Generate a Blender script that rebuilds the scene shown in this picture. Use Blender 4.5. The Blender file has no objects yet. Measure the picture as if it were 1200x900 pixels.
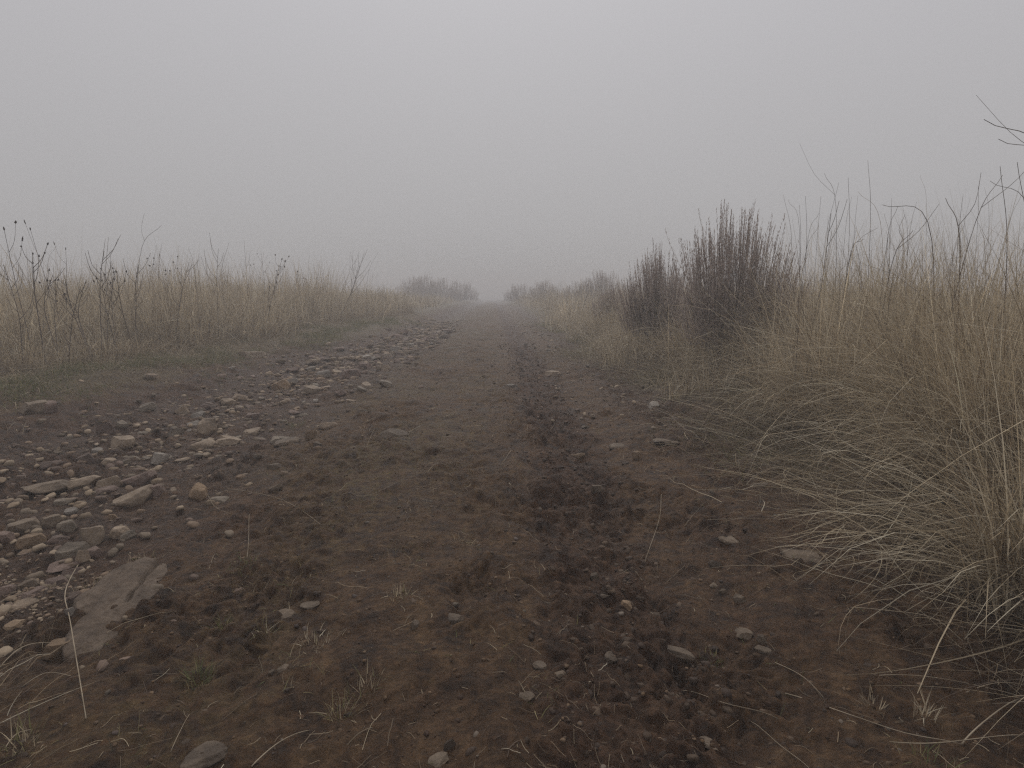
import bpy, bmesh, math, random
import numpy as np
from mathutils import Vector, Matrix

R = math.radians
scene = bpy.context.scene
COL = scene.collection
random.seed(7)
rng = np.random.default_rng(11)

# ------------------------------------------------------------------ camera
CAM_Z, PITCH, YAW, FPX = 1.0, R(9.15), R(2.0), 715.0
cam_data = bpy.data.cameras.new('camera')
cam_data.sensor_width = 36.0
cam_data.lens = 36.0 * FPX / 1200.0
cam_data.clip_start, cam_data.clip_end = 0.02, 2000.0
cam = bpy.data.objects.new('camera', cam_data)
cam.location = (0, 0, CAM_Z)
cam.rotation_euler = (R(90) - PITCH, 0, -YAW)
COL.objects.link(cam)
scene.camera = cam

# ------------------------------------------------------------------ sky, sun, exposure
SUN_EL, SUN_ROT = R(46), R(0)
world = bpy.data.worlds.new('World')
scene.world = world
world.use_nodes = True
nt = world.node_tree
nt.nodes.clear()
w_out = nt.nodes.new('ShaderNodeOutputWorld')
w_bg = nt.nodes.new('ShaderNodeBackground')
w_bg.inputs['Strength'].default_value = 0.1
sky = nt.nodes.new('ShaderNodeTexSky')
sky.sky_type = 'NISHITA'
sky.sun_disc = False
sky.sun_elevation, sky.sun_rotation = SUN_EL, SUN_ROT
sky.dust_density = 6.0
sky.air_density = 1.5
w_hs = nt.nodes.new('ShaderNodeHueSaturation')
w_hs.inputs['Saturation'].default_value = 0.10
w_tc = nt.nodes.new('ShaderNodeTexCoord')
w_sep = nt.nodes.new('ShaderNodeSeparateXYZ')
w_mr = nt.nodes.new('ShaderNodeMapRange')
w_mr.inputs['From Min'].default_value = 0.0
w_mr.inputs['From Max'].default_value = 1.0
w_ramp = nt.nodes.new('ShaderNodeValToRGB')        # overcast deck: dimmer near the horizon, brighter overhead
er = w_ramp.color_ramp
er.elements[0].position = 0.0
er.elements[0].color = (0.388, 0.381, 0.383, 1)
er.elements[1].position = 1.0
er.elements[1].color = (0.58, 0.573, 0.592, 1)
e_ = er.elements.new(0.42); e_.color = (0.498, 0.490, 0.512, 1)
w_sc = nt.nodes.new('ShaderNodeVectorMath'); w_sc.operation = 'SCALE'
w_sc.inputs['Scale'].default_value = 10.0
w_mix = nt.nodes.new('ShaderNodeMix'); w_mix.data_type = 'RGBA'
w_mix.inputs['Factor'].default_value = 0.965
L = nt.links.new
L(sky.outputs['Color'], w_hs.inputs['Color'])
L(w_tc.outputs['Generated'], w_sep.inputs[0])
L(w_sep.outputs['Z'], w_mr.inputs['Value'])
L(w_mr.outputs['Result'], w_ramp.inputs['Fac'])
L(w_ramp.outputs['Color'], w_sc.inputs[0])
L(w_hs.outputs['Color'], w_mix.inputs[6])
L(w_sc.outputs['Vector'], w_mix.inputs[7])
L(w_mix.outputs[2], w_bg.inputs['Color'])
L(w_bg.outputs[0], w_out.inputs['Surface'])

sun_d = bpy.data.lights.new('sun', 'SUN')
sun_d.energy = 1.1
sun_d.angle = R(16)
sun_d.color = (1.0, 0.97, 0.93)
sun = bpy.data.objects.new('sun', sun_d)
sun.rotation_euler = (-(R(90) - SUN_EL), 0, -SUN_ROT)
sun.location = (0, 20, 30)
COL.objects.link(sun)

vs = scene.view_settings
vs.view_transform = 'Standard'
vs.look = 'None'
vs.gamma = 1.0
vs.use_curve_mapping = False
vs.exposure = 0.0
scene.cycles.use_denoising = False
scene.cycles.max_bounces = 6
scene.cycles.diffuse_bounces = 3
scene.cycles.transmission_bounces = 3
scene.cycles.volume_bounces = 2
scene.cycles.use_adaptive_sampling = False
scene.cycles.adaptive_threshold = 0.01
scene.cycles.filter_width = 1.3

# ------------------------------------------------------------------ noise
_ang = np.random.default_rng(5).random(4096) * 2 * np.pi
GX, GY = np.cos(_ang), np.sin(_ang)

def _h(ix, iy, seed):
    a = (ix.astype(np.int64) * 73856093) ^ (iy.astype(np.int64) * 19349663) ^ (seed * 83492791 + 1013)
    a = (a ^ (a >> 13)) * 1274126177
    a = a & 0x7fffffff
    return a ^ (a >> 11)

def perlin(x, y, seed=0):
    x = np.asarray(x, float); y = np.asarray(y, float)
    ix, iy = np.floor(x), np.floor(y)
    fx, fy = x - ix, y - iy
    u, v = fx*fx*fx*(fx*(fx*6-15)+10), fy*fy*fy*(fy*(fy*6-15)+10)
    def g(dx, dy):
        k = _h(ix+dx, iy+dy, seed) & 4095
        return GX[k]*(fx-dx) + GY[k]*(fy-dy)
    a = g(0, 0); b = g(1, 0); c = g(0, 1); d = g(1, 1)
    return 1.5 * ((a + u*(b-a)) * (1-v) + (c + u*(d-c)) * v)

def worley(x, y, seed=0, dens=1.0):
    """distance to the nearest jittered point (points may be absent) and that point's hash"""
    ix, iy = np.floor(x), np.floor(y)
    best = np.full(x.shape, 9.0); bid = np.zeros(x.shape)
    for dx in (-1, 0, 1):
        for dy in (-1, 0, 1):
            k = _h(ix+dx, iy+dy, seed)
            px = ix+dx + ((k & 1023)/1023.0); py = iy+dy + (((k >> 10) & 1023)/1023.0)
            d = np.hypot(x-px, y-py)
            hid = ((k >> 20) & 255)/255.0
            d = np.where(hid > dens, 9.0, d)
            m = d < best
            best = np.where(m, d, best); bid = np.where(m, hid, bid)
    return best, bid

def sstep(a, b, x):
    t = np.clip((x-a)/(b-a), 0, 1)
    return t*t*(3-2*t)

# ------------------------------------------------------------------ terrain height
PX = np.array([-200, -60, -12, -7.0, -4.6, -3.6, -3.0, -2.55, -2.1, -1.6, -1.2, -0.85, -0.4, 0.0, 0.2, 0.36, 0.50, 0.66, 0.86, 1.1, 1.32, 1.6, 2.1, 3.0, 6, 12, 60, 200])
PZ = np.array([.55, .50, .40, .34, .26, .19, .08, .00, -.07, -.075, -.04, .015, .045, .055, .05, .015, -.02, -.015, .012, .012, .0, .05, .17, .26, .32, .36, .5, .55])
_gx = np.linspace(-200, 200, 40001)
_gz = np.interp(_gx, PX, PZ)
_k = np.exp(-np.linspace(-2, 2, 21)**2); _k /= _k.sum()
_gzs = np.convolve(np.pad(_gz, 10, mode='edge'), _k, 'valid')

def wob(y):
    return 0.16*np.sin(y*0.33+0.6) + 0.10*np.sin(y*0.71+2.0) - 0.10

def shL(y): return np.interp(y, [0, 5, 6, 9, 13.6, 18, 25, 60], [-.4, -.4, -.2, 0, .9, 1.25, 1.55, 1.7])
def shR(y): return np.interp(y, [0, 11, 16, 25, 60], [0, 0, -.1, -.35, -.55])

def warp(x, y):
    """across-track coordinate: wanders a little and narrows far off"""
    return x + wob(y)*sstep(0.3, 2.5, np.abs(x)) + 0.25*wob(y) - shL(y)*sstep(0.3, 2.5, -x) - shR(y)*sstep(0.3, 2.5, x)

def unwarp(xw, y):
    x = xw
    for _ in range(8): x = x - 0.6*(warp(x, y) - xw)
    return x

def macro(x, y):
    xw = warp(x, y)
    z = np.interp(xw, _gx, _gzs)
    yd = np.clip(y - 11, 0, 29)
    z = z - 0.00035*yd*yd - 0.0203*np.clip(y-40, 0, 400)          # the ground falls away gently beyond the rise
    z = z + 0.05*np.exp(-((y-23.5)/2.5)**2)*np.exp(-((x-0.15)/0.7)**2)      # hump in the crown far off
    return z

def fade(wl, sp):
    return np.clip(wl/(3.0*sp) - 0.6, 0, 1) if sp is not None else 1.0

def masks(x, y):
    """rut: churned wet mud; wash: stony washed out channel; crown: packed centre"""
    w = 0.07*perlin(y*0.9, y*0+3.3, 21)
    xr = x + w - 0.05*(np.clip(y, 0, 5)-3.2)
    rut = sstep(0.14, 0.30, xr) * (1-sstep(0.52, 0.74, xr))
    rutr = sstep(0.95, 1.25, x+w) * (1-sstep(1.7, 2.2, x+w)) * sstep(2.6, 4.5, y)
    xq = warp(x, y)
    wash = sstep(-3.0, -2.5, xq+w) * (1-sstep(-1.3, -0.95, xq+2*w))
    return rut, rutr, wash

def height(x, y, sp=None):
    x = np.asarray(x, float); y = np.asarray(y, float)
    z = macro(x, y)
    rut, rutr, wash = masks(x, y)
    xq = warp(x, y)
    track = sstep(-3.6, -3.0, xq) * (1-sstep(1.5, 2.2, xq))
    z = z + 0.030*perlin(x/1.1, y/1.6, 1)
    patch = sstep(-0.25, 0.35, perlin(x/0.55+7, y/0.8, 2))                 # rough and smooth patches
    wx = x + 0.06*perlin(x/0.25, y/0.25, 31); wy = y + 0.06*perlin(x/0.25, y/0.25, 32)
    z = z + 0.016*perlin(wx/0.42, wy/0.5, 3)
    rutn = rut*(0.72+0.28*sstep(-0.3, 0.3, perlin(x/0.25+3, y/0.45, 17)))
    rough = 0.75 + 0.75*patch + 0.45*rutn + 0.4*rutr + 0.2*wash
    z = z + rough*track*0.022*perlin(wx/0.16, wy/0.19, 4)*fade(0.16, sp)
    n5 = perlin(wx/0.075, wy/0.085, 5)
    z = z + rough*track*(0.013*n5 + 0.010*rutn*np.abs(n5) - 0.006*np.clip(1-4*np.abs(n5+0.1), 0, 1)*patch)*fade(0.075, sp)
    z = z + rough*track*(0.0085*perlin(wx/0.036, wy/0.04, 6) - 0.010*np.clip(1-3.2*np.abs(perlin(wx/0.07+9, wy/0.085, 16)), 0, 1)*patch)*fade(0.036, sp)
    z = z + rough*track*0.0042*perlin(x/0.017, y/0.017, 8)*fade(0.017, sp)
    # clods of churned mud standing in the rut, scattered lumps elsewhere
    for sc, amp, sd in ((0.095, 0.036, 41), (0.05, 0.022, 42), (0.026, 0.011, 43)):
        d, hid = worley((wx+0.02*perlin(x/0.03, y/0.03, sd))/sc, (wy+0.02*perlin(x/0.03+5, y/0.03, sd))/sc, sd, 0.55)
        lump = np.sqrt(np.clip(1-(d/(0.42+0.35*hid))**2, 0, 1))
        z = z + 1.25*lump*amp*(0.3+hid)*np.clip(rutn*0.70 + rutr*0.40 + (0.12+0.17*patch)*track, 0, 0.8)*fade(sc, sp)
    z = z + 0.034*np.exp(-((x+0.07*perlin(y*0.9, y*0+3.3, 21)-0.05*(np.clip(y, 0, 5)-3.2)-0.10)/0.07)**2)*(0.6+0.6*perlin(x/0.2, y/0.3, 18))*fade(.1, sp)   # mud squeezed up beside the rut
    # scoops: hoof and boot marks
    d, hid = worley(x/0.33+3, y/0.38, 51, 0.45)
    z = z - 0.022*np.clip(1-(d/0.36)**2, 0, 1)*(0.3+hid)*track*(1-wash)*fade(0.2, sp)
    # long tyre scrapes running along the rut
    z = z + 0.007*np.sin((x-0.46+0.02*perlin(y/0.4, x*0, 9))*70)*rut*sstep(-0.1, .3, perlin(x/0.5, y/0.7, 15))*fade(0.09, sp)
    # steps in the eroded left bank
    bank = sstep(-3.3, -2.9, xq)*(1-sstep(-2.5, -2.2, xq))
    z = z + 0.02*bank*perlin(x/0.3, y/0.9, 10)
    return z

def hz(x, y):
    return float(height(np.array([x]), np.array([y]))[0])

cp, sp_ = math.cos(PITCH), math.sin(PITCH)
def ray(px, py):
    u, v = px-600.0, py-450.0
    X, Y, Z = u, FPX*cp - v*sp_, -(FPX*sp_ + v*cp)
    c, s = math.cos(-YAW), math.sin(-YAW)
    return np.array([X*c - Y*s, X*s + Y*c, Z])

def ground_at(px, py):
    """where the sight line through a photo point meets the ground; returns x, y, z, metres per photo pixel"""
    d = ray(px, py)
    z = 0.0
    t = 0.01
    for _ in range(14):
        t = 0.5*t + 0.5*(z-CAM_Z)/d[2] if _ else (z-CAM_Z)/d[2]
        z = hz(d[0]*t, d[1]*t)
    return d[0]*t, d[1]*t, z, t

# ------------------------------------------------------------------ mesh helpers
def tag(o, label=None, cat=None, group=None, kind=None):
    if label: o['label'] = label
    if cat: o['category'] = cat
    if group: o['group'] = group
    if kind: o['kind'] = kind
    return o

def np_mesh(name, verts, faces, attrs=None, smooth=True):
    """verts (N,3), faces (M,k) all of one size"""
    me = bpy.data.meshes.new(name)
    verts = np.ascontiguousarray(verts, dtype=np.float32); faces = np.ascontiguousarray(faces, dtype=np.int32)
    n, (m, k) = len(verts), faces.shape
    me.vertices.add(n); me.vertices.foreach_set('co', verts.ravel())
    me.loops.add(m*k); me.loops.foreach_set('vertex_index', faces.ravel())
    me.polygons.add(m)
    me.polygons.foreach_set('loop_start', np.arange(0, m*k, k, dtype=np.int32))
    me.polygons.foreach_set('use_smooth', np.full(m, smooth))
    for an, (ty, arr) in (attrs or {}).items():
        a = me.attributes.new(an, ty, 'POINT')
        a.data.foreach_set('color' if ty == 'FLOAT_COLOR' else 'value', np.ascontiguousarray(arr, dtype=np.float32).ravel())
    me.update(); me.validate()
    return me

def link(name, me, mat=None, parent=None, loc=None):
    o = bpy.data.objects.new(name, me)
    if mat is not None and me is not None and not me.materials: me.materials.append(mat)
    COL.objects.link(o)
    if parent: o.parent = parent
    if loc is not None: o.location = loc
    return o

def empty(name, loc, rz=0.0, s=1.0):
    o = bpy.data.objects.new(name, None)
    o.location = loc; o.rotation_euler = (0, 0, rz); o.scale = (s, s, s)
    o.empty_display_size = 0.1
    COL.objects.link(o)
    return o

# ------------------------------------------------------------------ materials
def new_mat(name):
    m = bpy.data.materials.new(name); m.use_nodes = True
    n = m.node_tree.nodes
    return m, m.node_tree, n['Principled BSDF'], n['Material Output']

def noise_node(t, scale, detail=6, rough=0.6, coord='Object', vec=None):
    n = t.nodes.new('ShaderNodeTexNoise')
    n.inputs['Scale'].default_value = scale; n.inputs['Detail'].default_value = detail
    n.inputs['Roughness'].default_value = rough
    if vec is None:
        tc = t.nodes.new('ShaderNodeTexCoord'); vec = tc.outputs[coord]
    t.links.new(vec, n.inputs['Vector'])
    return n

def ramp(t, src, *stops):
    r = t.nodes.new('ShaderNodeValToRGB')
    el = r.color_ramp.elements
    while len(el) > 1: el.remove(el[0])
    el[0].position, el[0].color = stops[0][0], (*stops[0][1], 1)
    for p, c in stops[1:]:
        e = el.new(p); e.color = (*c, 1)
    t.links.new(src, r.inputs['Fac'])
    return r

def mixc(t, fac, a, b, mode='MIX'):
    m = t.nodes.new('ShaderNodeMix'); m.data_type = 'RGBA'; m.blend_type = mode
    for sock, val in ((m.inputs['Factor'], fac), (m.inputs[6], a), (m.inputs[7], b)):
        if hasattr(val, 'is_output'): t.links.new(val, sock)
        elif isinstance(val, (int, float)): sock.default_value = val
        else: sock.default_value = (*val, 1)
    return m.outputs[2]

def bump(t, src, strength, dist, prev=None):
    b = t.nodes.new('ShaderNodeBump')
    b.inputs['Strength'].default_value = strength; b.inputs['Distance'].default_value = dist
    t.links.new(src, b.inputs['Height'])
    if prev is not None: t.links.new(prev, b.inputs['Normal'])
    return b.outputs['Normal']

def math_node(t, op, a, b):
    m = t.nodes.new('ShaderNodeMath'); m.operation = op; m.use_clamp = True
    for i, v in enumerate((a, b)):
        if hasattr(v, 'is_output'): t.links.new(v, m.inputs[i])
        else: m.inputs[i].default_value = v
    return m.outputs[0]

def mat_ground():
    m, t, p, o = new_mat('wet_mud_and_turf')
    def attr(n):
        a = t.nodes.new('ShaderNodeAttribute'); a.attribute_name = n; return a.outputs['Fac']
    big = noise_node(t, 1.4, 5, 0.6)
    mid = noise_node(t, 11.0, 10, 0.7)
    fine = noise_node(t, 45.0, 8, 0.75)
    mud = ramp(t, mid.outputs['Fac'], (0.34, (0.029, 0.0142, 0.0066)), (0.48, (0.084, 0.0445, 0.0200)), (0.66, (0.148, 0.090, 0.046)))
    damp = ramp(t, mid.outputs['Fac'], (0.34, (0.025, 0.0120, 0.0066)), (0.5, (0.068, 0.0345, 0.0185)), (0.68, (0.115, 0.066, 0.040)))
    wetf = math_node(t, 'ADD', attr('wet'), ramp(t, big.outputs['Fac'], (0.48, (0, 0, 0)), (0.66, (0.6, 0.6, 0.6))).outputs['Color'])
    c = mixc(t, wetf, mud.outputs['Color'], damp.outputs['Color'])
    grit = ramp(t, fine.outputs['Fac'], (0.35, (0.040, 0.023, 0.015)), (0.55, (0.080, 0.050, 0.033)), (0.72, (0.15, 0.105, 0.072)))
    c = mixc(t, attr('grit'), c, grit.outputs['Color'])
    mossn = noise_node(t, 22.0, 6, 0.7)
    moss = ramp(t, mossn.outputs['Fac'], (0.35, (0.050, 0.034, 0.015)), (0.55, (0.088, 0.061, 0.027)), (0.7, (0.16, 0.115, 0.055)))
    patch = ramp(t, mossn.outputs['Fac'], (0.42, (0, 0, 0)), (0.58, (1, 1, 1)))
    mf = math_node(t, 'MULTIPLY', attr('moss'), patch.outputs['Color'])
    c = mixc(t, mf, c, moss.outputs['Color'])
    turfn = noise_node(t, 9.0, 8, 0.75)
    turf = ramp(t, turfn.outputs['Fac'], (0.3, (0.050, 0.036, 0.019)), (0.5, (0.10, 0.074, 0.038)), (0.7, (0.17, 0.128, 0.068)))
    c = mixc(t, attr('turf'), c, turf.outputs['Color'])
    speck = ramp(t, fine.outputs['Fac'], (0.33, (0.32, 0.31, 0.30)), (0.47, (0.90, 0.90, 0.90)), (0.66, (1.75, 1.7, 1.65)))
    c = mixc(t, 0.8, c, speck.outputs['Color'], 'MULTIPLY')
    t.links.new(c, p.inputs['Base Color'])
    rr = ramp(t, mid.outputs['Fac'], (0.3, (0.55, 0.55, 0.55)), (0.7, (0.85, 0.85, 0.85)))
    t.links.new(rr.outputs['Color'], p.inputs['Roughness'])
    p.inputs['Specular IOR Level'].default_value = 0.22
    grain = noise_node(t, 220.0, 4, 0.7)
    n1 = bump(t, fine.outputs['Fac'], 1.0, 0.024)
    n2 = bump(t, grain.outputs['Fac'], 0.6, 0.003, n1)
    t.links.new(n2, p.inputs['Normal'])
    return m

def mat_rock(name, dark, base, light, dirt=0.5):
    m, t, p, o = new_mat(name)
    oi = t.nodes.new('ShaderNodeObjectInfo')
    tc = t.nodes.new('ShaderNodeTexCoord')
    geo = t.nodes.new('ShaderNodeNewGeometry')
    add = t.nodes.new('ShaderNodeVectorMath'); add.operation = 'ADD'
    t.links.new(geo.outputs['Position'], add.inputs[0]); t.links.new(oi.outputs['Random'], add.inputs[1])
    n = noise_node(t, 14, 8, 0.65, vec=add.outputs[0])
    n2 = noise_node(t, 90, 6, 0.7, vec=add.outputs[0])
    n3 = noise_node(t, 6, 4, 0.6, vec=add.outputs[0])
    r = ramp(t, n.outputs['Fac'], (0.30, dark), (0.5, base), (0.72, light))
    c = mixc(t, 0.55, r.outputs['Color'], ramp(t, n2.outputs['Fac'], (0.3, (.6, .6, .6)), (.5, (1, 1, 1)), (.7, (1.3, 1.3, 1.3))).outputs['Color'], 'MULTIPLY')
    hv = t.nodes.new('ShaderNodeHueSaturation')
    mr = t.nodes.new('ShaderNodeMapRange'); mr.inputs['To Min'].default_value = 0.75; mr.inputs['To Max'].default_value = 1.2
    t.links.new(oi.outputs['Random'], mr.inputs['Value']); t.links.new(mr.outputs[0], hv.inputs['Value'])
    t.links.new(c, hv.inputs['Color'])
    mud = ramp(t, n3.outputs['Fac'], (0.5, (0, 0, 0)), (0.62, (dirt, dirt, dirt)))
    c = mixc(t, mud.outputs['Color'], hv.outputs['Color'], (0.075, 0.055, 0.04))
    t.links.new(c, p.inputs['Base Color'])
    p.inputs['Roughness'].default_value = 0.75
    p.inputs['Specular IOR Level'].default_value = 0.3
    b = bump(t, n2.outputs['Fac'], 0.9, 0.007, bump(t, n.outputs['Fac'], 0.8, 0.014))
    t.links.new(b, p.inputs['Normal'])
    return m

def mat_blade(name, trans=0.25, rough=0.75):
    m, t, p, o = new_mat(name)
    a = t.nodes.new('ShaderNodeAttribute'); a.attribute_name = 'Col'
    t.links.new(a.outputs['Color'], p.inputs['Base Color'])
    p.inputs['Roughness'].default_value = rough
    p.inputs['Specular IOR Level'].default_value = 0.25
    tr = t.nodes.new('ShaderNodeBsdfTranslucent')
    t.links.new(a.outputs['Color'], tr.inputs['Color'])
    mx = t.nodes.new('ShaderNodeMixShader'); mx.inputs[0].default_value = trans
    t.links.new(p.outputs[0], mx.inputs[1]); t.links.new(tr.outputs[0], mx.inputs[2])
    t.links.new(mx.outputs[0], o.inputs['Surface'])
    return m

def mat_plain(name, dark, light, scale=30, rough=0.8):
    m, t, p, o = new_mat(name)
    n = noise_node(t, scale, 5, 0.6)
    r = ramp(t, n.outputs['Fac'], (0.35, dark), (0.65, light))
    t.links.new(r.outputs['Color'], p.inputs['Base Color'])
    p.inputs['Roughness'].default_value = rough
    p.inputs['Specular IOR Level'].default_value = 0.25
    return m

M = {}
M['ground'] = mat_ground()
M['tan'] = mat_rock('tan_sandstone', (0.16, 0.117, 0.08), (0.265, 0.20, 0.142), (0.35, 0.275, 0.20))
M['grey'] = mat_rock('grey_slate', (0.12, 0.095, 0.070), (0.205, 0.165, 0.124), (0.30, 0.245, 0.185))
M['purple'] = mat_rock('purple_brown_shale', (0.105, 0.070, 0.055), (0.17, 0.118, 0.094), (0.25, 0.18, 0.145))
M['ochre'] = mat_rock('ochre_sandstone', (0.15, 0.10, 0.06), (0.25, 0.17, 0.105), (0.33, 0.245, 0.16), 0.4)
M['pale'] = mat_rock('pale_stone', (0.17, 0.145, 0.12), (0.25, 0.215, 0.18), (0.33, 0.29, 0.25), 0.4)
M['muddy'] = mat_rock('mud_smeared_stone', (0.095, 0.068, 0.045), (0.155, 0.115, 0.08), (0.22, 0.17, 0.125), 0.85)
M['slab'] = mat_rock('muddy_slab_stone', (0.07, 0.048, 0.032), (0.125, 0.088, 0.060), (0.19, 0.14, 0.10), 0.6)
M['blade'] = mat_blade('dry_grass_blades')
M['green'] = mat_blade('green_grass_blades', 0.3)
M['sage'] = mat_blade('grey_purple_sage_leaves', 0.35, 0.85)
M['bark'] = mat_plain('dark_shrub_bark', (0.028, 0.022, 0.02), (0.075, 0.06, 0.055))
M['stalk'] = mat_plain('dry_weed_stalk', (0.075, 0.055, 0.045), (0.15, 0.115, 0.09))
M['straw'] = mat_plain('pale_straw', (0.24, 0.19, 0.13), (0.42, 0.345, 0.25), 12)
M['straw_o'] = mat_plain('orange_straw', (0.24, 0.15, 0.075), (0.36, 0.24, 0.13), 12)
M['head'] = mat_plain('dark_seed_head', (0.035, 0.026, 0.022), (0.08, 0.058, 0.045), 200)
M['clod'] = mat_plain('dark_mud_clod', (0.045, 0.034, 0.028), (0.095, 0.07, 0.053), 40, 0.7)

# ------------------------------------------------------------------ ground sheet
def build_ground():
    q = 0.0030
    a0, a1 = math.asinh(0.55), math.asinh(75.0)
    yy = np.sinh(np.linspace(a0, a1, int((a1-a0)/q)))
    yy = np.concatenate([np.linspace(-30, 0.5, 50)[:-1], np.linspace(0.5, 0.55, 12)[:-1], yy, np.linspace(75, 220, 40)[1:]])
    s = np.sqrt(1+np.clip(yy, 0, 75)**2)
    u = np.linspace(-1.22, 1.22, 700)
    core = u[None, :]*s[:, None]
    tt = (np.linspace(0, 1, 45)[1:])**2.6
    xe = 1.22*s[:, None]
    outer = xe + (220-xe)*tt[None, :]
    X = np.concatenate([-outer[:, ::-1], core, outer], axis=1)
    Y = np.repeat(yy[:, None], X.shape[1], 1)
    spy = np.gradient(yy)[:, None]
    SP = np.maximum(np.gradient(X, axis=1), spy)
    Z = height(X, Y, SP)
    ny, nx = X.shape
    V = np.stack([X.ravel(), Y.ravel(), Z.ravel()], 1)
    i = (np.arange(ny-1)[:, None]*nx + np.arange(nx-1)[None, :]).ravel()
    F = np.stack([i, i+1, i+1+nx, i+nx], 1)
    x, y = V[:, 0], V[:, 1]
    xq = warp(x, y)
    rut, rutr, wash = masks(x, y)
    n = perlin(x/0.5, y/0.7, 61)
    wet = np.clip(0.80*rut + 0.7*rutr + 0.55*wash + 0.5*sstep(-3.3, -2.9, xq)*(1-sstep(-2.3, -1.9, xq)) + 0.25*n, 0, 1)
    grit = np.clip(wash*(0.5 + 0.8*perlin(x/0.45, y/0.6, 62)) + 0.25*rutr, 0, 1)*0.9
    crown = sstep(-0.9, -0.4, x)*(1-sstep(0.05, 0.35, x))
    moss = np.clip(0.75*crown*sstep(1.4, 4, y) + 0.6*sstep(0.55, 0.8, x)*(1-sstep(1.1, 1.4, x))*sstep(4, 9, y)
                   + 0.9*sstep(-1.6, -1.0, x)*(1-sstep(-.8, -.4, x))
                   + sstep(-4.2, -3.4, xq)*(1-sstep(-3.2, -2.7, xq)), 0, 1)*np.clip(0.55+perlin(x/0.8, y/1.3, 63), 0, 1)
    turf = np.clip((1-sstep(-3.7, -3.0, xq+0.3*n)) + sstep(1.35, 1.8, xq+0.2*n), 0, 1)
    me = np_mesh('ground', V, F, {'wet': ('FLOAT', wet), 'grit': ('FLOAT', grit), 'moss': ('FLOAT', moss), 'turf': ('FLOAT', turf)})
    o = link('ground', me, M['ground'])
    tag(o, 'rutted brown mud track with grassy verges running straight into fog', None, None, 'structure')
build_ground()

# ------------------------------------------------------------------ fog
def build_haze():
    bm = bmesh.new()
    bmesh.ops.create_cube(bm, size=1.0)
    x0, x1, y0, y1, z0, z1 = -230, 230, -40, 230, -13.0, 2.6
    for v in bm.verts:
        v.co = ((x0+x1)/2 + v.co.x*(x1-x0), (y0+y1)/2 + v.co.y*(y1-y0), (z0+z1)/2 + v.co.z*(z1-z0))
    me = bpy.data.meshes.new('haze'); bm.to_mesh(me); bm.free()
    m = bpy.data.materials.new('fog'); m.use_nodes = True
    t = m.node_tree; t.nodes.clear()
    out = t.nodes.new('ShaderNodeOutputMaterial')
    v = t.nodes.new('ShaderNodeVolumePrincipled')
    v.inputs['Color'].default_value = (0.93, 0.92, 0.925, 1)
    v.inputs['Density'].default_value = 0.0180
    v.inputs['Anisotropy'].default_value = 0.0
    t.links.new(v.outputs[0], out.inputs['Volume'])
    o = link('haze', me, m)
    tag(o, 'pale grey fog hiding the far end of the track', None, None, 'stuff')
build_haze()

# ------------------------------------------------------------------ blades
def blades(root, az, length, th0, curl, width, cols, segs=5, power=1.3, wobble=0.25, face=None, keep_above=False, taper=0.92, kink=0.0):
    N = len(root)
    th0 = np.broadcast_to(th0, N); curl = np.broadcast_to(curl, N); width = np.broadcast_to(width, N)
    s = np.linspace(0, 1, segs+1)
    th = th0[:, None] + curl[:, None]*s[None, :]**power
    if kink > 0:
        ks = rng.uniform(0.25, 0.85, N); ka = rng.uniform(0.5, 1.5, N)*(rng.random(N) < kink)
        th = th + ka[:, None]*(s[None, :] > ks[:, None])
    a = az[:, None] + (rng.normal(0, wobble, N))[:, None]*s[None, :]
    thm = 0.5*(th[:, 1:]+th[:, :-1]); am = 0.5*(a[:, 1:]+a[:, :-1])
    st = (length/segs)[:, None]
    dx = st*np.sin(thm)*np.cos(am); dy = st*np.sin(thm)*np.sin(am); dz = st*np.cos(thm)
    P = np.zeros((N, segs+1, 3))
    P[:, 0] = root
    P[:, 1:, 0] = root[:, 0:1] + np.cumsum(dx, 1)
    P[:, 1:, 1] = root[:, 1:2] + np.cumsum(dy, 1)
    P[:, 1:, 2] = root[:, 2:3] + np.cumsum(dz, 1)
    if keep_above:
        g = height(P[:, :, 0], P[:, :, 1]) + 0.006 + 0.02*rng.random((N, 1))
        P[:, 1:, 2] = np.maximum(P[:, 1:, 2], g[:, 1:])
    f = rng.random(N)*np.pi if face is None else face
    side = np.stack([-np.sin(az)*np.cos(f)+0.0, np.cos(az)*np.cos(f), np.sin(f)*0.6], 1)
    side += 0.45*np.stack([np.cos(az), np.sin(az), np.zeros(N)], 1)*np.sin(f)[:, None]
    side /= np.linalg.norm(side, axis=1, keepdims=True)
    w = width[:, None]*(1-taper*s[None, :]**1.6)*0.5
    A = P - side[:, None, :]*w[:, :, None]; B = P + side[:, None, :]*w[:, :, None]
    V = np.stack([A, B], 2).reshape(-1, 3)
    base = (np.arange(N)*(segs+1)*2)[:, None] + (np.arange(segs)*2)[None, :]
    F = np.stack([base, base+1, base+3, base+2], 2).reshape(-1, 4)
    C = np.repeat(cols, (segs+1)*2, axis=0)
    C = np.concatenate([C, np.ones((len(C), 1))], 1)
    return V, F, C

def join(parts):
    V, F, C, o = [], [], [], 0
    for v, f, c in parts:
        V.append(v); F.append(f+o); C.append(c); o += len(v)
    return np.concatenate(V), np.concatenate(F), np.concatenate(C)

def blade_obj(name, parts, mat, parent=None, loc=None):
    V, F, C = join(parts)
    me = np_mesh(name, V, F, {'Col': ('FLOAT_COLOR', C)})
    return link(name, me, mat, parent, loc)

def palette(N, cols, weights, jit=0.2):
    c = np.array(cols)[rng.choice(len(cols), N, p=np.array(weights)/sum(weights))]
    return np.clip(c*(1+rng.normal(0, jit, (N, 1))), 0.005, 0.9)

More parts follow.
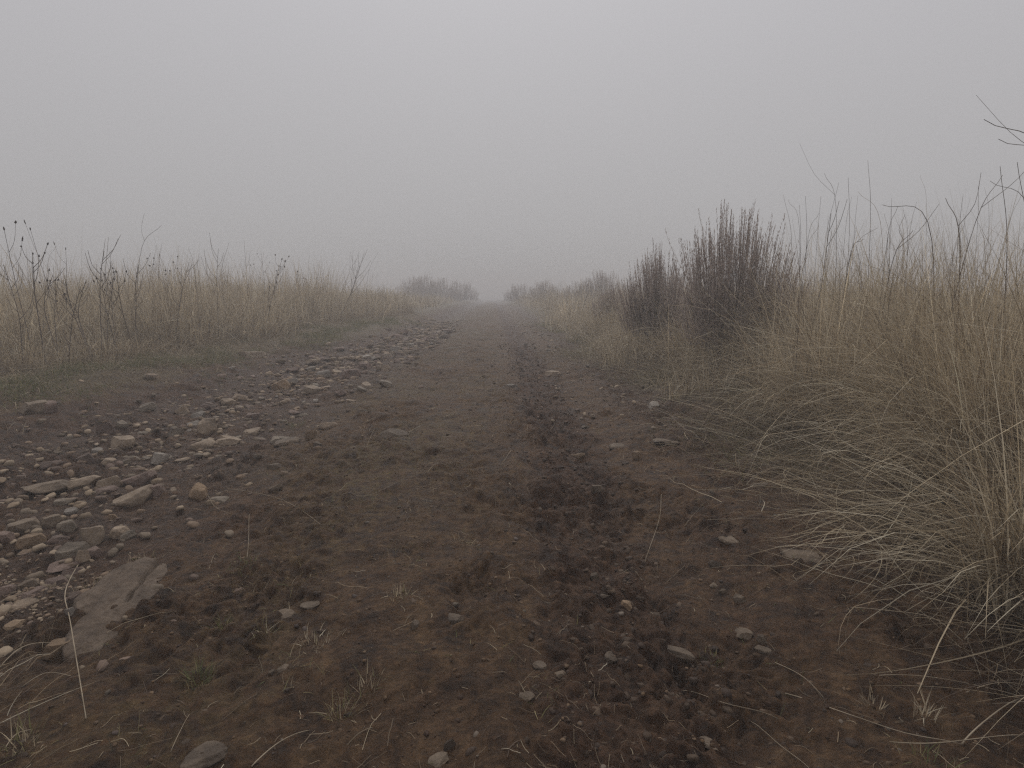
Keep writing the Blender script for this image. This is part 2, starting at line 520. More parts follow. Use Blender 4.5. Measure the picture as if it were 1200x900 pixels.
STRAW = [(0.54, 0.45, 0.31), (0.46, 0.375, 0.255), (0.62, 0.545, 0.41), (0.30, 0.235, 0.16), (0.18, 0.135, 0.09)]
BROWN = [(0.20, 0.145, 0.095), (0.28, 0.21, 0.135), (0.13, 0.095, 0.07), (0.36, 0.285, 0.19)]
GREEN = [(0.135, 0.145, 0.055), (0.10, 0.115, 0.042), (0.21, 0.19, 0.085), (0.30, 0.25, 0.135)]

def scatter(n, x0, x1, y0, y1, clump=0.8, seed=0, ybias=1.0):
    """random roots, thicker in clumps and thinning with distance"""
    x = rng.uniform(x0, x1, n); y = y0 + (y1-y0)*rng.random(n)**ybias
    d = perlin(x/0.35, y/0.35, 70+seed)*0.6 + perlin(x/1.3, y/1.3, 80+seed)*0.7
    k = rng.random(n) < np.clip(0.55 + clump*d, 0.06, 1)
    return x[k], y[k]

def edge_r(y):      # where the right verge begins
    return 1.80 + 0.24*sstep(2.3, 4.2, y) - 0.26*sstep(4.3, 6.5, y) + shR(y) + 0.16*np.sin(y*1.1+1) + 0.10*np.sin(y*2.7)
def edge_l(y):
    return -3.45 + shL(y) + 0.18*np.sin(y*0.8+0.4) + 0.10*np.sin(y*2.1)

def tufts(cx, cy, per, sig, hgt, cols, weights, width, lean=0.20, curl=0.8, segs=5, hf=None, tint=0.16):
    """standing grass growing in tussocks: every tussock has its own height, lean and shade"""
    K = len(cx)
    ci = np.repeat(np.arange(K), per); n = len(ci)
    sg = sig*rng.uniform(0.6, 1.4, K)
    ox = rng.normal(0, 1, n)*sg[ci]; oy = rng.normal(0, 1, n)*sg[ci]
    x, y = cx[ci]+ox, cy[ci]+oy
    kh = rng.lognormal(-0.04, 0.27, K).clip(0.5, 1.6)*(1+0.7*perlin(cx/1.7, cy/1.7, 91))
    if hf is not None: kh = kh*hf
    la, lm = rng.uniform(0, 6.28, K), np.abs(rng.normal(0, 0.14, K))
    az0 = np.arctan2(oy, ox) + rng.normal(0, 0.9, n)
    th0 = np.abs(rng.normal(0.06, lean, n)) + 0.10*np.hypot(ox, oy)/sg[ci]
    vx = np.sin(th0)*np.cos(az0) + lm[ci]*np.cos(la[ci]); vy = np.sin(th0)*np.sin(az0) + lm[ci]*np.sin(la[ci])
    az = np.arctan2(vy, vx); th = np.arcsin(np.clip(np.hypot(vx, vy), 0, 0.85))
    tall = rng.random(n) < 0.07
    hh = hgt*kh[ci]*rng.uniform(0.45, 1.08, n)*np.where(tall, 1.42, 1.0)
    cu = np.where(tall, 0.15, np.abs(rng.normal(curl*0.5, curl*0.6, n)))
    w = width*rng.uniform(0.55, 1.35, n)*np.where(tall, 0.6, 1.0)
    c = palette(n, cols, weights)*(1+np.clip(rng.normal(0, tint, K), -.4, .4))[ci][:, None]
    coarse = rng.random(n) < 0.10
    w = np.where(coarse, w*1.8, w); hh = np.minimum(hh, hgt*1.55)
    return blades(np.stack([x, y, height(x, y)-0.012], 1), az, hh, th, cu, w, c, segs+1, kink=0.22)

def build_right_grass():
    parts = []
    W1 = [4, 3, 3, 2.5, 1.5]
    for (K, per, y0, y1, xw, sig, w, hgt) in ((780, 46, 1.3, 6.5, 3.4, 0.10, 0.0046, 0.86), (620, 42, 6.0, 14, 5.0, 0.13, 0.0068, 0.80), (420, 36, 13, 42, 9, 0.22, 0.015, 0.80)):
        y = y0 + (y1-y0)*rng.random(K); d = 0.22 + xw*rng.random(K)**1.15
        x = edge_r(y) + d
        parts.append(tufts(x, y, per, sig, hgt, STRAW, W1, w, 0.30, 1.1, hf=(0.68+0.32*sstep(0, 0.9, d))*(1+0.36*(1-sstep(3.2, 5.0, y)))))
    # grass crowding the feet of the sagebrush
    for bx, by, kk in ((2.30, 5.7, 34), (2.05, 7.6, 34), (2.35, 10.8, 26), (2.2, 11.5, 26), (2.75, 5.9, 20)):
        parts.append(tufts(bx + rng.normal(-0.08, 0.34, kk), by - 0.30 + rng.normal(0, 0.28, kk), 40, 0.10, 0.56, STRAW, W1, 0.0055, 0.30, 1.1))
    K = 150
    y = rng.uniform(5.5, 18, K)
    parts.append(tufts(edge_r(y) + rng.uniform(0.0, 0.5, K), y, 40, 0.14, 0.45, STRAW, W1, 0.0075, 0.32, 1.2))
    K = 330
    parts.append(tufts(rng.uniform(5.5, 28, K), rng.uniform(3, 45, K), 40, 0.35, 0.66, STRAW, W1, 0.018, segs=4))
    o = blade_obj('dry_grass', parts, M['blade'])
    tag(o, 'thick straw-coloured dry grass covering the bank right of the track', 'grass', None, 'stuff')

    parts = []
    n = 10500
    y = 0.9 + 10.0*rng.random(n)**1.25
    x = edge_r(y) + 0.10 + np.abs(rng.normal(0, 0.42, n))
    k = rng.random(n) < np.clip(0.6+0.9*perlin(x/0.35, y/0.35, 95), 0.08, 1)
    x, y = x[k], y[k]; n = len(x)
    az = rng.normal(np.pi+0.35, 0.6, n) + 0.9*perlin(x/0.6, y/0.6, 96)
    parts.append(blades(np.stack([x, y, height(x, y)], 1), az, rng.uniform(0.28, 0.78, n)*(1-0.3*sstep(3, 5, y)), rng.uniform(0.1, 0.8, n), rng.uniform(0.7, 1.7, n), rng.uniform(0.0028, 0.0066, n), palette(n, STRAW, [4, 3, 5, 3, 3], 0.25), 9, 1.0, 0.35, keep_above=True, kink=0.35))
    n = 7500
    y = 0.8 + 8*rng.random(n)**1.2
    x = edge_r(y) + rng.normal(0.14, 0.27, n)
    z = height(x, y) + 0.008 + rng.uniform(0.0, 0.10, n)*sstep(-0.1, .4, x-edge_r(y))
    az = rng.normal(np.pi+0.2, 0.9, n)
    parts.append(blades(np.stack([x, y, z], 1), az, rng.uniform(0.15, 0.65, n), rng.uniform(1.1, 1.6, n), rng.uniform(0.0, 0.35, n), rng.uniform(0.0018, 0.004, n), palette(n, STRAW+BROWN, [2, 3, 3, 3, 3, 2, 3, 3, 1], 0.25), 7, 1.0, 0.5, keep_above=True, kink=0.25))
    n = 420                                               # coarse pale stalks spilling onto the near mud
    y = rng.uniform(0.85, 2.6, n); x = edge_r(y) + rng.uniform(-0.30, 0.45, n)
    parts.append(blades(np.stack([x, y, height(x, y)+rng.uniform(0.005, 0.14, n)*sstep(-.1, .4, x-edge_r(y))], 1), rng.normal(np.pi+0.5, 0.8, n), rng.uniform(0.2, 0.75, n), rng.uniform(0.9, 1.5, n), rng.uniform(0.1, 0.7, n), rng.uniform(0.003, 0.006, n), palette(n, STRAW, [4, 3, 5, 2, 1], 0.2), 9, 1.0, 0.3, keep_above=True, kink=0.2))
    # fine matted thatch close to the soil
    n = 14000
    y = 0.8 + 10*rng.random(n)**1.2
    x = edge_r(y) + rng.normal(0.22, 0.30, n)
    az = rng.uniform(0, 6.28, n)
    parts.append(blades(np.stack([x, y, height(x, y)], 1), az, rng.uniform(0.05, 0.22, n), rng.uniform(0.5, 1.5, n), rng.uniform(0.0, 0.6, n), rng.uniform(0.0012, 0.003, n), palette(n, STRAW+BROWN, [1, 2, 1, 3, 3, 3, 3, 3, 1], 0.2), 4, 1.0, 0.5, keep_above=True))
    o = blade_obj('lodged_grass', parts, M['blade'])
    tag(o, 'tangled fallen straw drooping from the right bank onto the mud', 'grass', None, 'stuff')

def build_left_grass():
    parts = []
    W1 = [4, 3, 3, 2.5, 1.5]
    for (K, per, y0, y1, xw, sig, w, hgt) in ((720, 44, 4.0, 10.5, 5.5, 0.12, 0.0065, 0.86), (600, 40, 9.5, 20, 7, 0.18, 0.0105, 0.90), (420, 40, 19, 44, 10, 0.26, 0.019, 0.62)):
        y = y0 + (y1-y0)*rng.random(K); d = 0.55 + xw*rng.random(K)**1.1
        x = edge_l(y) - d
        parts.append(tufts(x, y, per, sig, hgt, STRAW, W1, w, 0.24, 0.9, hf=(0.55+0.45*sstep(0.4, 1.8, d))*(0.78+0.22*sstep(5.5, 8, y))))
    K = 110                                               # tall clumps that break the skyline
    y = rng.uniform(6.0, 17, K); d = 0.7 + 2.4*rng.random(K)**1.3
    parts.append(tufts(edge_l(y)-d, y, 46, 0.17, 1.02, STRAW, W1, 0.0085, 0.20, 0.7, hf=0.75+0.25*sstep(0.6, 1.6, d)))
    K = 300
    parts.append(tufts(rng.uniform(-28, -9, K), rng.uniform(4, 45, K), 40, 0.35, 0.66, STRAW, W1, 0.018, segs=4))
    o = blade_obj('dry_grass', parts, M['blade'])
    tag(o, 'hazy straw-coloured dry grass covering the field left of the track', 'grass', None, 'stuff')
    parts = []
    n = 15000
    y = 3.0 + 17*rng.random(n)**1.2
    x = edge_l(y) - 0.30 - np.abs(rng.normal(0, 0.5, n))
    k = rng.random(n) < np.clip(0.6+0.8*perlin(x/0.5, y/0.6, 88), 0.1, 1)
    x, y = x[k], y[k]; n = len(x)
    az = rng.normal(-0.4, 1.2, n)
    parts.append(blades(np.stack([x, y, height(x, y)], 1), az, rng.uniform(0.12, 0.45, n), rng.uniform(0.2, 1.2, n), rng.uniform(0.3, 1.4, n), rng.uniform(0.003, 0.006, n), palette(n, BROWN+STRAW[:2], [3, 3, 2, 3, 2, 2], 0.2), 6, 1.0, 0.5, keep_above=True))
    n = 14000
    y = 2.8 + 16*rng.random(n)**1.2
    x = edge_l(y) + rng.normal(-0.15, 0.35, n)
    az = rng.uniform(0, 6.28, n)
    parts.append(blades(np.stack([x, y, height(x, y)], 1), az, rng.uniform(0.06, 0.25, n), rng.uniform(0.6, 1.5, n), rng.uniform(0, .6, n), rng.uniform(0.002, 0.004, n), palette(n, BROWN+STRAW[:2], [3, 3, 2, 3, 2, 2], 0.2), 4, 1.0, 0.5, keep_above=True))
    n = 80                                               # flattened stalks in the near left corner
    x = rng.normal(-1.28, 0.13, n); y = rng.normal(1.36, 0.13, n)
    parts.append(blades(np.stack([x, y, height(x, y)+0.004], 1), rng.normal(0.9, 0.5, n), rng.uniform(0.06, 0.28, n), rng.uniform(1.2, 1.55, n), rng.uniform(0, .2, n), rng.uniform(0.0012, 0.0028, n), palette(n, BROWN+STRAW[:3], [4, 4, 4, 2, 1, 1, 0.5], 0.25), 6, 1.0, 0.4, keep_above=True))
    o = blade_obj('matted_grass', parts, M['blade'])
    tag(o, 'low matted brown grass at the foot of the left verge', 'grass', None, 'stuff')

def build_green_grass():
    parts = []
    n = 52000
    y = 2.8 + 13*rng.random(n)**1.25
    x = edge_l(y) + rng.normal(0.10, 0.36, n)
    k = rng.random(n) < np.clip(0.35+1.5*perlin(x/0.5, y/0.9, 97), 0.02, 1)
    x, y = x[k], y[k]; n = len(x)
    parts.append(blades(np.stack([x, y, height(x, y)-0.004], 1), rng.uniform(0, 6.28, n), rng.uniform(0.03, 0.13, n), rng.uniform(0.2, 1.2, n), rng.uniform(0.2, 1.0, n), rng.uniform(0.002, 0.0050, n), palette(n, GREEN, [4, 3, 2, 1], 0.2), 4, 1.0, 0.3))
    n = 15000
    y = 3.0 + 14*rng.random(n)**1.1
    x = edge_r(y) - 0.12 + rng.normal(0, 0.24, n)
    k = rng.random(n) < np.clip(0.5+1.2*perlin(x/0.5, y/0.8, 98), 0.02, 1)
    x, y = x[k], y[k]; n = len(x)
    parts.append(blades(np.stack([x, y, height(x, y)-0.004], 1), rng.normal(np.pi, 1.0, n), rng.uniform(0.05, 0.22, n), rng.uniform(0.4, 1.3, n), rng.uniform(0.2, 0.9, n), rng.uniform(0.002, 0.004, n), palette(n, GREEN, [2, 2, 4, 4], 0.2), 4, 1.0, 0.3))
    n = 60000
    y = 1.0 + 19*rng.random(n)**1.4
    x = rng.uniform(-1.5, 1.35, n)
    cr = np.clip(0.9*sstep(-1.7, -1.0, x)*(1-sstep(0.0, 0.3, x)) + 0.55*sstep(0.62, .85, x), 0, 1)
    k = rng.random(n) < cr*np.clip(-0.06+1.7*perlin(x/0.2, y/0.26, 99)+0.6*perlin(x/1.0, y/1.6, 94), 0, 1)
    x, y = x[k], y[k]; n = len(x)
    parts.append(blades(np.stack([x, y, height(x, y)-0.003], 1), rng.uniform(0, 6.28, n), rng.uniform(0.012, 0.055, n), rng.uniform(0.3, 1.5, n), rng.uniform(0.2, 1.0, n), rng.uniform(0.0012, 0.0026, n)*np.clip(y/4, 1, 2.4), palette(n, GREEN+BROWN+STRAW[:2], [3, 2, 4, 4, 2, 3, 1, 3, 1.5, 2], 0.25), 4, 1.0, 0.4))
    o = blade_obj('short_grass', parts, M['green'])
    tag(o, 'short olive grass growing in patches along the track edges', 'grass', None, 'stuff')

def build_litter():
    """bits of straw trodden into the mud"""
    n = 17000
    y = 0.9 + 11*rng.random(n)**1.6
    x = rng.uniform(-2.6, 1.9, n)
    k = rng.random(n) < np.clip(0.35+0.8*perlin(x/0.5, y/0.6, 93)+0.5*sstep(0.9, 1.5, x), 0.05, 1)
    x, y = x[k], y[k]; n = len(x)
    az = rng.uniform(0, 6.28, n); ln = rng.gamma(1.6, 0.018, n).clip(0.008, 0.16)
    S = 5
    s = np.linspace(-0.5, 0.5, S+1)
    a = az[:, None] + rng.normal(0, 0.3, n)[:, None]*s[None, :]
    Xp = x[:, None] + ln[:, None]*s*np.cos(a); Yp = y[:, None] + ln[:, None]*s*np.sin(a)
    Zp = height(Xp.ravel(), Yp.ravel()).reshape(Xp.shape)
    Zs = np.maximum(Zp, 0.5*(Zp[:, :1]*(0.5-s)[None, :]*1 + Zp[:, -1:]*(0.5+s)[None, :]) + 0.5*Zp) + 0.0025
    P = np.stack([Xp, Yp, Zs], 2)
    side = np.stack([-np.sin(az), np.cos(az), rng.normal(0, 0.3, n)], 1)
    w = (rng.uniform(0.0003, 0.0008, n)*np.clip(y/2.5, 1, 2))[:, None, None]
    A = P - side[:, None, :]*w; B = P + side[:, None, :]*w
    V = np.stack([A, B], 2).reshape(-1, 3)
    base = (np.arange(n)*(S+1)*2)[:, None] + (np.arange(S)*2)[None, :]
    F = np.stack([base, base+1, base+3, base+2], 2).reshape(-1, 4)
    c = palette(n, STRAW+BROWN, [0.6, 1.5, 0.3, 4, 4, 4, 3, 4, 1])
    C = np.concatenate([np.repeat(c, (S+1)*2, 0), np.ones((len(V), 1))], 1)
    o = blade_obj('straw_litter', [(V, F, C)], M['blade'])
    tag(o, 'short bits of dry straw trodden into the mud', 'straw', None, 'stuff')

build_right_grass(); build_left_grass(); build_green_grass(); build_litter()

# ------------------------------------------------------------------ stones
def ico(sub):
    bm = bmesh.new(); bmesh.ops.create_icosphere(bm, subdivisions=sub, radius=1.0)
    v = np.array([p.co[:] for p in bm.verts]); f = np.array([[q.index for q in p.verts] for p in bm.faces]); bm.free()
    return v, f
ICO4, ICO2 = ico(5), ico(2)

def rock_verts(V, seed, planes=11, flat=0.45, rough=0.05, lo=0.55):
    r = np.random.default_rng(seed)
    P = V.copy()
    for _ in range(planes):
        n = r.normal(0, 1, 3); n[2] *= 0.8; n /= np.linalg.norm(n)
        d = r.uniform(lo, 0.92)
        k = np.maximum(0, P@n - d)
        P -= k[:, None]*n[None, :]
    for n, d in (((0, 0, 1), r.uniform(0.45, 0.75)), ((0, 0, -1), 0.6)):      # bedding planes
        n = np.array(n) + r.normal(0, 0.12, 3); n /= np.linalg.norm(n)
        k = np.maximum(0, P@n - d); P -= k[:, None]*n[None, :]
    nz = perlin(P[:, 0]*2.2+seed, P[:, 1]*2.2+P[:, 2]*1.7, seed) + 0.5*perlin(P[:, 0]*5+P[:, 2]*4, P[:, 1]*5+seed, seed+1) + 0.22*perlin(P[:, 0]*13+P[:, 2]*9, P[:, 1]*13-P[:, 2]*6, seed+2)
    P *= (1+rough*nz)[:, None]
    P = P - 0.5*(P.max(0)+P.min(0))
    P /= (P.max(0)-P.min(0))           # unit box
    return P

N_SHAPES = 22
ROCK = {}
def rock_mesh(shape, mat):
    key = (shape % N_SHAPES, mat)
    if key not in ROCK:
        P = rock_verts(ICO4[0], 200+key[0], 7+key[0] % 7)
        me = np_mesh('stone', P, ICO4[1]); me.materials.append(M[mat]); ROCK[key] = me
    return ROCK[key]

n_stone = 0
def stone(x, y, z, w, d, h, rz, tilt, shape, mat, label, group, sink=0.35, name='stone'):
    o = bpy.data.objects.new(name, rock_mesh(shape, mat))
    o.scale = (w, d, h)
    o.rotation_euler = (tilt[0], tilt[1], rz)
    o.location = (x, y, z + h*(0.5-sink))
    COL.objects.link(o)
    tag(o, label, 'stone', group)
    return o

# each stone one can pick out: photo x, y of its foot, width and height in photo points, kind, turn, label
ST = [
 (48,576,50,15,'tan',0,'long flat tan slab at the far left of the washed-out channel'),
 (95,570,36,13,'tan',10,'flat overhanging tan stone above a dark gap in the wash'),
 (125,570,25,13,'tan',-15,'tan stone touching the overhanging flat stone in the wash'),
 (119,578,28,9,'purple',5,'thin purple slate lying in front of the overhanging flat stone'),
 (153,591,46,24,'tan',20,'large wedge-shaped tan stone with a sloping top beside the wash'),
 (184,582,19,16,'purple',40,'dark rounded stone right of the wedge-shaped tan stone'),
 (22,624,36,20,'tan',0,'big blocky tan stone near the left border, ahead of the ochre one'),
 (55,617,28,15,'tan',12,'squarish tan stone right of the big blocky one'),
 (76,621,20,12,'grey',-10,'dull grey stone right of the squarish tan one'),
 (4,635,18,15,'purple',30,'rounded brown stone cut off by the left border'),
 (31,642,30,19,'ochre',15,'angular ochre stone under the big blocky tan one'),
 (82,654,36,26,'grey',35,'largest grey boulder of the pile, leaning on its tan neighbour'),
 (105,640,30,28,'tan',-40,'upright tan block leaning against the largest grey boulder'),
 (96,657,18,16,'tan',5,'small brown block in front of the largest grey boulder'),
 (110,652,15,14,'purple',60,'small purplish block wedged beside the small brown block'),
 (70,667,40,12,'purple',25,'long purple-brown bar of rock below the largest grey boulder'),
 (137,630,22,16,'tan',50,'slanted tan plate right of the upright tan block'),
 (149,632,18,10,'grey',40,'thin grey plate lying beside the slanted tan plate'),
 (132,609,10,8,'ochre',0,'little yellow ochre pebble behind the slanted tan plate'),
 (81,602,15,7,'pale',5,'small pale chip behind the pile of boulders'),
 (73,591,24,9,'grey',0,'flat greenish grey stone in front of the overhanging flat stone'),
 (113,531,17,7,'pale',0,'pale flat stone on the purple mud at the channel far side'),
 (97,540,18,12,'purple',20,'brown lump half sunk in the purple mud of the far bank'),
 (58,551,27,13,'purple',-10,'low brown slab in the purple bank behind the long flat tan slab'),
 (147,545,9,7,'grey',0,'small round grey pebble in the wash behind the purple boulder'),
 (126,545,17,8,'tan',8,'low tan stone in the wash beside the small round grey pebble'),
 (158,569,42,19,'purple',0,'smooth dark purple boulder half buried behind the wedge-shaped stone'),
 (8,697,20,12,'purple',10,'dark flat stone at the left border beside fine gravel'),
 (30,690,22,12,'tan',0,'low tan stone behind the leaning purple stone near gravel'),
 (31,702,32,15,'purple',30,'leaning purple stone on the edge of the fine gravel'),
 (25,713,28,12,'tan',20,'elongated tan stone in front of the leaning purple stone'),
 (14,739,22,14,'ochre',20,'bright orange-ochre stone near the left border'),
 (65,771,34,25,'ochre',10,'rounded ochre stone with a reddish face beside the long straw'),
 (87,706,17,14,'purple',70,'dark upright stone beside the top of the half-buried slab'),
 (80,720,11,7,'pale',0,'tiny pale stone touching the long straw'),
 (80,676,27,13,'purple',20,'broad purple stone at the right end of the long purple bar'),
 (63,687,25,13,'purple',35,'purple stone just below the broad purple stone'),
 (230,584,21,20,'ochre',-5,'squarish ochre block standing alone on the mud'),
 (255,589,26,10,'grey',5,'flat pale grey stone right of the lone ochre block'),
 (241,507,22,20,'tan',30,'upright five-sided tan stone in the rubble patch'),
 (265,520,30,10,'tan',0,'brick-like tan slab in front of the five-sided stone'),
 (334,521,31,12,'tan',5,'low tan boulder at the right end of the rubble patch'),
 (364,515,14,13,'ochre',0,'small upright ochre stone right of the low tan boulder'),
 (372,520,11,9,'purple',20,'small purplish stone beside the small upright ochre stone'),
 (212,486,16,11,'tan',0,'rounded tan stone at the back left of the rubble patch'),
 (231,491,17,10,'pale',25,'pale stone behind the five-sided stone'),
 (205,511,18,10,'grey',0,'grey stone at the front left of the rubble patch'),
 (462,513,37,14,'tan',0,'flat sandy stone lying alone left of the track centre'),
 (322,575,16,12,'grey',0,'round grey stone on the mud below the low tan boulder'),
 (321,550,18,10,'tan',10,'half-sunk tan stone above the round grey stone'),
 (327,457,22,14,'ochre',15,'ochre hump at the top of the rubble patch'),
 (408,444,28,16,'purple',0,'large pinkish stone in the upper rubble by the dark hollow'),
 (378,442,18,9,'pale',20,'pale slab left of the large pinkish stone'),
 (266,474,17,9,'tan',-20,'tan plate in the middle back of the rubble patch'),
 (342,449,13,6,'pale',0,'bright small stone right of the ochre hump'),
 (365,460,22,10,'tan',12,'tan slab between the ochre hump and the pinkish stone'),
 (436,483,11,7,'tan',0,'small tan stone right of the rubble near track centre'),
 (424,554,9,7,'pale',0,'small white pebble in the mud left of the track centre'),
 (533,730,22,16,'grey',-30,'grey rounded stone half buried in the centre of the track'),
 (487,735,13,10,'purple',60,'thin brown chip left of the half-buried grey centre stone'),
 (527,877,16,14,'tan',60,'narrow upright brown plate at the bottom centre'),
 (513,897,26,10,'purple',20,'muddy stone at the bottom edge beside the upright plate'),
 (735,713,14,11,'ochre',0,'round orange-tan pebble right of the churned rut'),
 (697,678,10,9,'grey',0,'small grey pebble in the churned rut'),
 (707,701,20,7,'tan',8,'flat tan chip next to the round orange-tan pebble'),
 (716,775,17,15,'tan',20,'egg-shaped tan stone in the near part of the rut'),
 (657,794,14,8,'grey',0,'grey pebble left of the egg-shaped tan stone'),
 (617,820,21,7,'purple',10,'flat muddy chip left of the near rut'),
 (792,768,52,14,'slab',-45,'long narrow slate lying askew in the mud right of the rut'),
 (633,783,18,6,'tan',-10,'thin tan flake at the left edge of the near rut'),
 (678,537,17,9,'ochre',0,'reddish stone on the right edge of the rut'),
 (747,538,11,12,'ochre',0,'small upright reddish stone right of the rut'),
 (700,586,15,8,'pale',-20,'pale oval stone in the middle of the churned rut'),
 (783,520,32,9,'pale',8,'low pale slab right of the rut near the verge'),
 (725,525,21,8,'tan',0,'flat tan stone between the rut and the low pale slab'),
 (600,455,14,6,'pale',0,'small pale stone far up the centre of the track'),
 (648,441,20,8,'tan',0,'brown hump far up the right wheel track'),
 (857,634,25,14,'tan',0,'pinkish tan stone flush with the mud near the right verge'),
 (943,655,52,28,'tan',-15,'broad tan slab set in the mud under the right bank'),
 (840,663,17,10,'tan',-20,'tan chip below the pinkish tan stone'),
 (868,705,15,11,'pale',-30,'white-ish stone right of two tiny pale pebbles'),
 (838,688,11,7,'pale',0,'left one of two tiny pale pebbles'),
 (848,695,9,6,'pale',30,'right one of two tiny pale pebbles'),
 (873,748,22,16,'purple',-50,'leaning brown plate at the left of three stones'),
 (894,754,13,14,'tan',0,'rounded brown stone at the right of three stones'),
 (897,765,22,8,'tan',-15,'flat stone in front of the other two of three'),
 (833,874,26,12,'slab',-50,'flush muddy slate near the lower right of the track'),
 (985,553,18,12,'tan',0,'tan stone peeping out from under the drooping grass'),
 (1027,574,38,16,'tan',0,'mossy tan boulder under the drooping grass of the right bank'),
 (893,571,20,8,'tan',15,'low tan chip near the foot of the right bank'),
 (233,897,52,24,'tan',0,'large tan block at the bottom border left of centre'),
 (330,723,27,14,'slab',25,'flush brown stone near a thin dark flat one'),
 (362,712,23,8,'grey',0,'thin dark flat stone resting on the mud'),
 (331,787,16,9,'tan',25,'small tan pebble with a tiny one at its side'),
 (318,790,9,6,'tan',0,'tiny tan pebble left of a slightly larger one'),
 (34,483,34,16,'tan',10,'tan boulder in the green grass at the left border'),
 (53,482,22,16,'purple',0,'brown boulder right of the tan one in the green grass'),
 (178,444,17,7,'tan',0,'lone flat tan stone on the green left verge'),
 (122,508,18,13,'purple',0,'dark round stone at the left edge of the rubble'),
 (142,508,13,8,'grey',0,'grey stone just right of the dark round stone'),
 (293,417,32,8,'tan',0,'low flat stone in the grass beneath the left verge'),
 (330,415,18,7,'tan',10,'smaller flat stone right of the low flat stone in grass'),
]
taken = []
for i, (px, py, w, h, mt, rot, lab) in enumerate(ST):
    x, y, z, t = ground_at(px, py)
    W, Hh = w*t, h*t
    D = W*(0.55+0.35*random.random())*(0.42 if 'narrow' in lab else 1)
    el = math.atan2(CAM_Z-z, math.hypot(x, y))
    # the seen height is part top face, part front face
    vis = max(0.25*Hh, (Hh - D*math.sin(el))/max(math.cos(el), .3))
    vis = min(vis, 0.75*W)
    full = vis/0.68 + 0.01
    rz = math.atan2(-x, y)*1.0 + R(rot)*0.55
    trk = (px > 280 and py > 500 and mt != 'ochre') or py > 880
    if trk: mt = 'muddy'; full *= 0.85
    flush = 'flush' in lab or 'set in the mud' in lab
    stone(x, y + D*0.3, z, W, D, full if not flush else 0.5*W*0.5, rz, (random.uniform(-.12, .12), random.uniform(-.14, .14) - R(rot)*0.25*(rot > 18)*(not flush)), i*5+3, mt, lab, 'loose stones of the muddy track', (0.46 if trk else 0.36) if not flush else 0.78)
    taken.append((x, y, W*0.5))

# the big slab half buried beside the wash
SLAB_PX = [(195,665),(172,665),(142,678),(113,703),(101,722),(86,742),(86,776),(107,769),(131,750),(143,731),(173,706),(184,685)]
def build_slab():
    pg = np.array([ground_at(*p)[:2] for p in SLAB_PX])
    c = pg.mean(0); q = pg - c
    th = np.arctan2(q[:, 1], q[:, 0]); rr = np.hypot(q[:, 0], q[:, 1])
    k = np.argsort(th); th, rr = th[k], rr[k]
    V, F = ico(7)
    a = np.arctan2(V[:, 1], V[:, 0]); rho = np.hypot(V[:, 0], V[:, 1])
    rad = np.interp(a, np.r_[th-2*np.pi, th, th+2*np.pi], np.r_[rr, rr, rr])
    rad = rad*(1+0.03*perlin(a*3, a*0+1, 5)+0.02*perlin(a*9, a*0+4, 6))
    X = rad*rho**0.9*np.cos(a); Y = rad*rho**0.9*np.sin(a)
    ax = math.atan2(*(pg[0]-pg[6])[::-1])
    u = X*math.cos(ax)+Y*math.sin(ax); v = -X*math.sin(ax)+Y*math.cos(ax)
    Z = np.sign(V[:, 2])*np.abs(V[:, 2])**0.30*0.042
    up = V[:, 2] > 0
    Z = Z + up*(0.010*perlin(u*2.5, v*22, 12)+0.006*perlin(u*9, v*50, 13)+0.003*perlin(u*40, v*60, 14)
        - 0.028*np.exp(-((v+0.022-0.10*(u-.10)+0.008*perlin(u*12, u*0, 3))/0.007)**2)*sstep(-0.06, 0.05, u))
    me = np_mesh('rock_slab', np.stack([X, Y, Z], 1), F); me.materials.append(M['slab'])
    o = bpy.data.objects.new('rock_slab', me)
    o.location = (c[0], c[1], hz(c[0], c[1])-0.012)
    COL.objects.link(o)
    tag(o, 'long cracked brown rock slab half buried in the mud beside the wash', 'stone', 'loose stones of the muddy track')
    taken.append((c[0], c[1], 0.22))
build_slab()

def free(x, y, r):
    return all((x-a)**2 + (y-b)**2 > (r*0.8+c)**2 for a, b, c in taken)

def fillers(n, gen, smin, smax, mats, label_of, group, pw=2.2):
    k = tries = 0
    while k < n and tries < n*30:
        tries += 1
        x, y = gen()
        s = smin + (smax-smin)*random.random()**pw
        if not free(x, y, s*0.5): continue
        taken.append((x, y, s*0.5))
        mt = random.choice(mats)
        h = s*random.uniform(0.3, 0.55)
        stone(x, y, hz(x, y), s, s*random.uniform(0.55, 0.9), h, random.uniform(0, 6.28), (random.uniform(-.3, .3), random.uniform(-.3, .3)), random.randrange(N_SHAPES), mt, label_of(mt), group, random.uniform(0.25, 0.4))
        k += 1

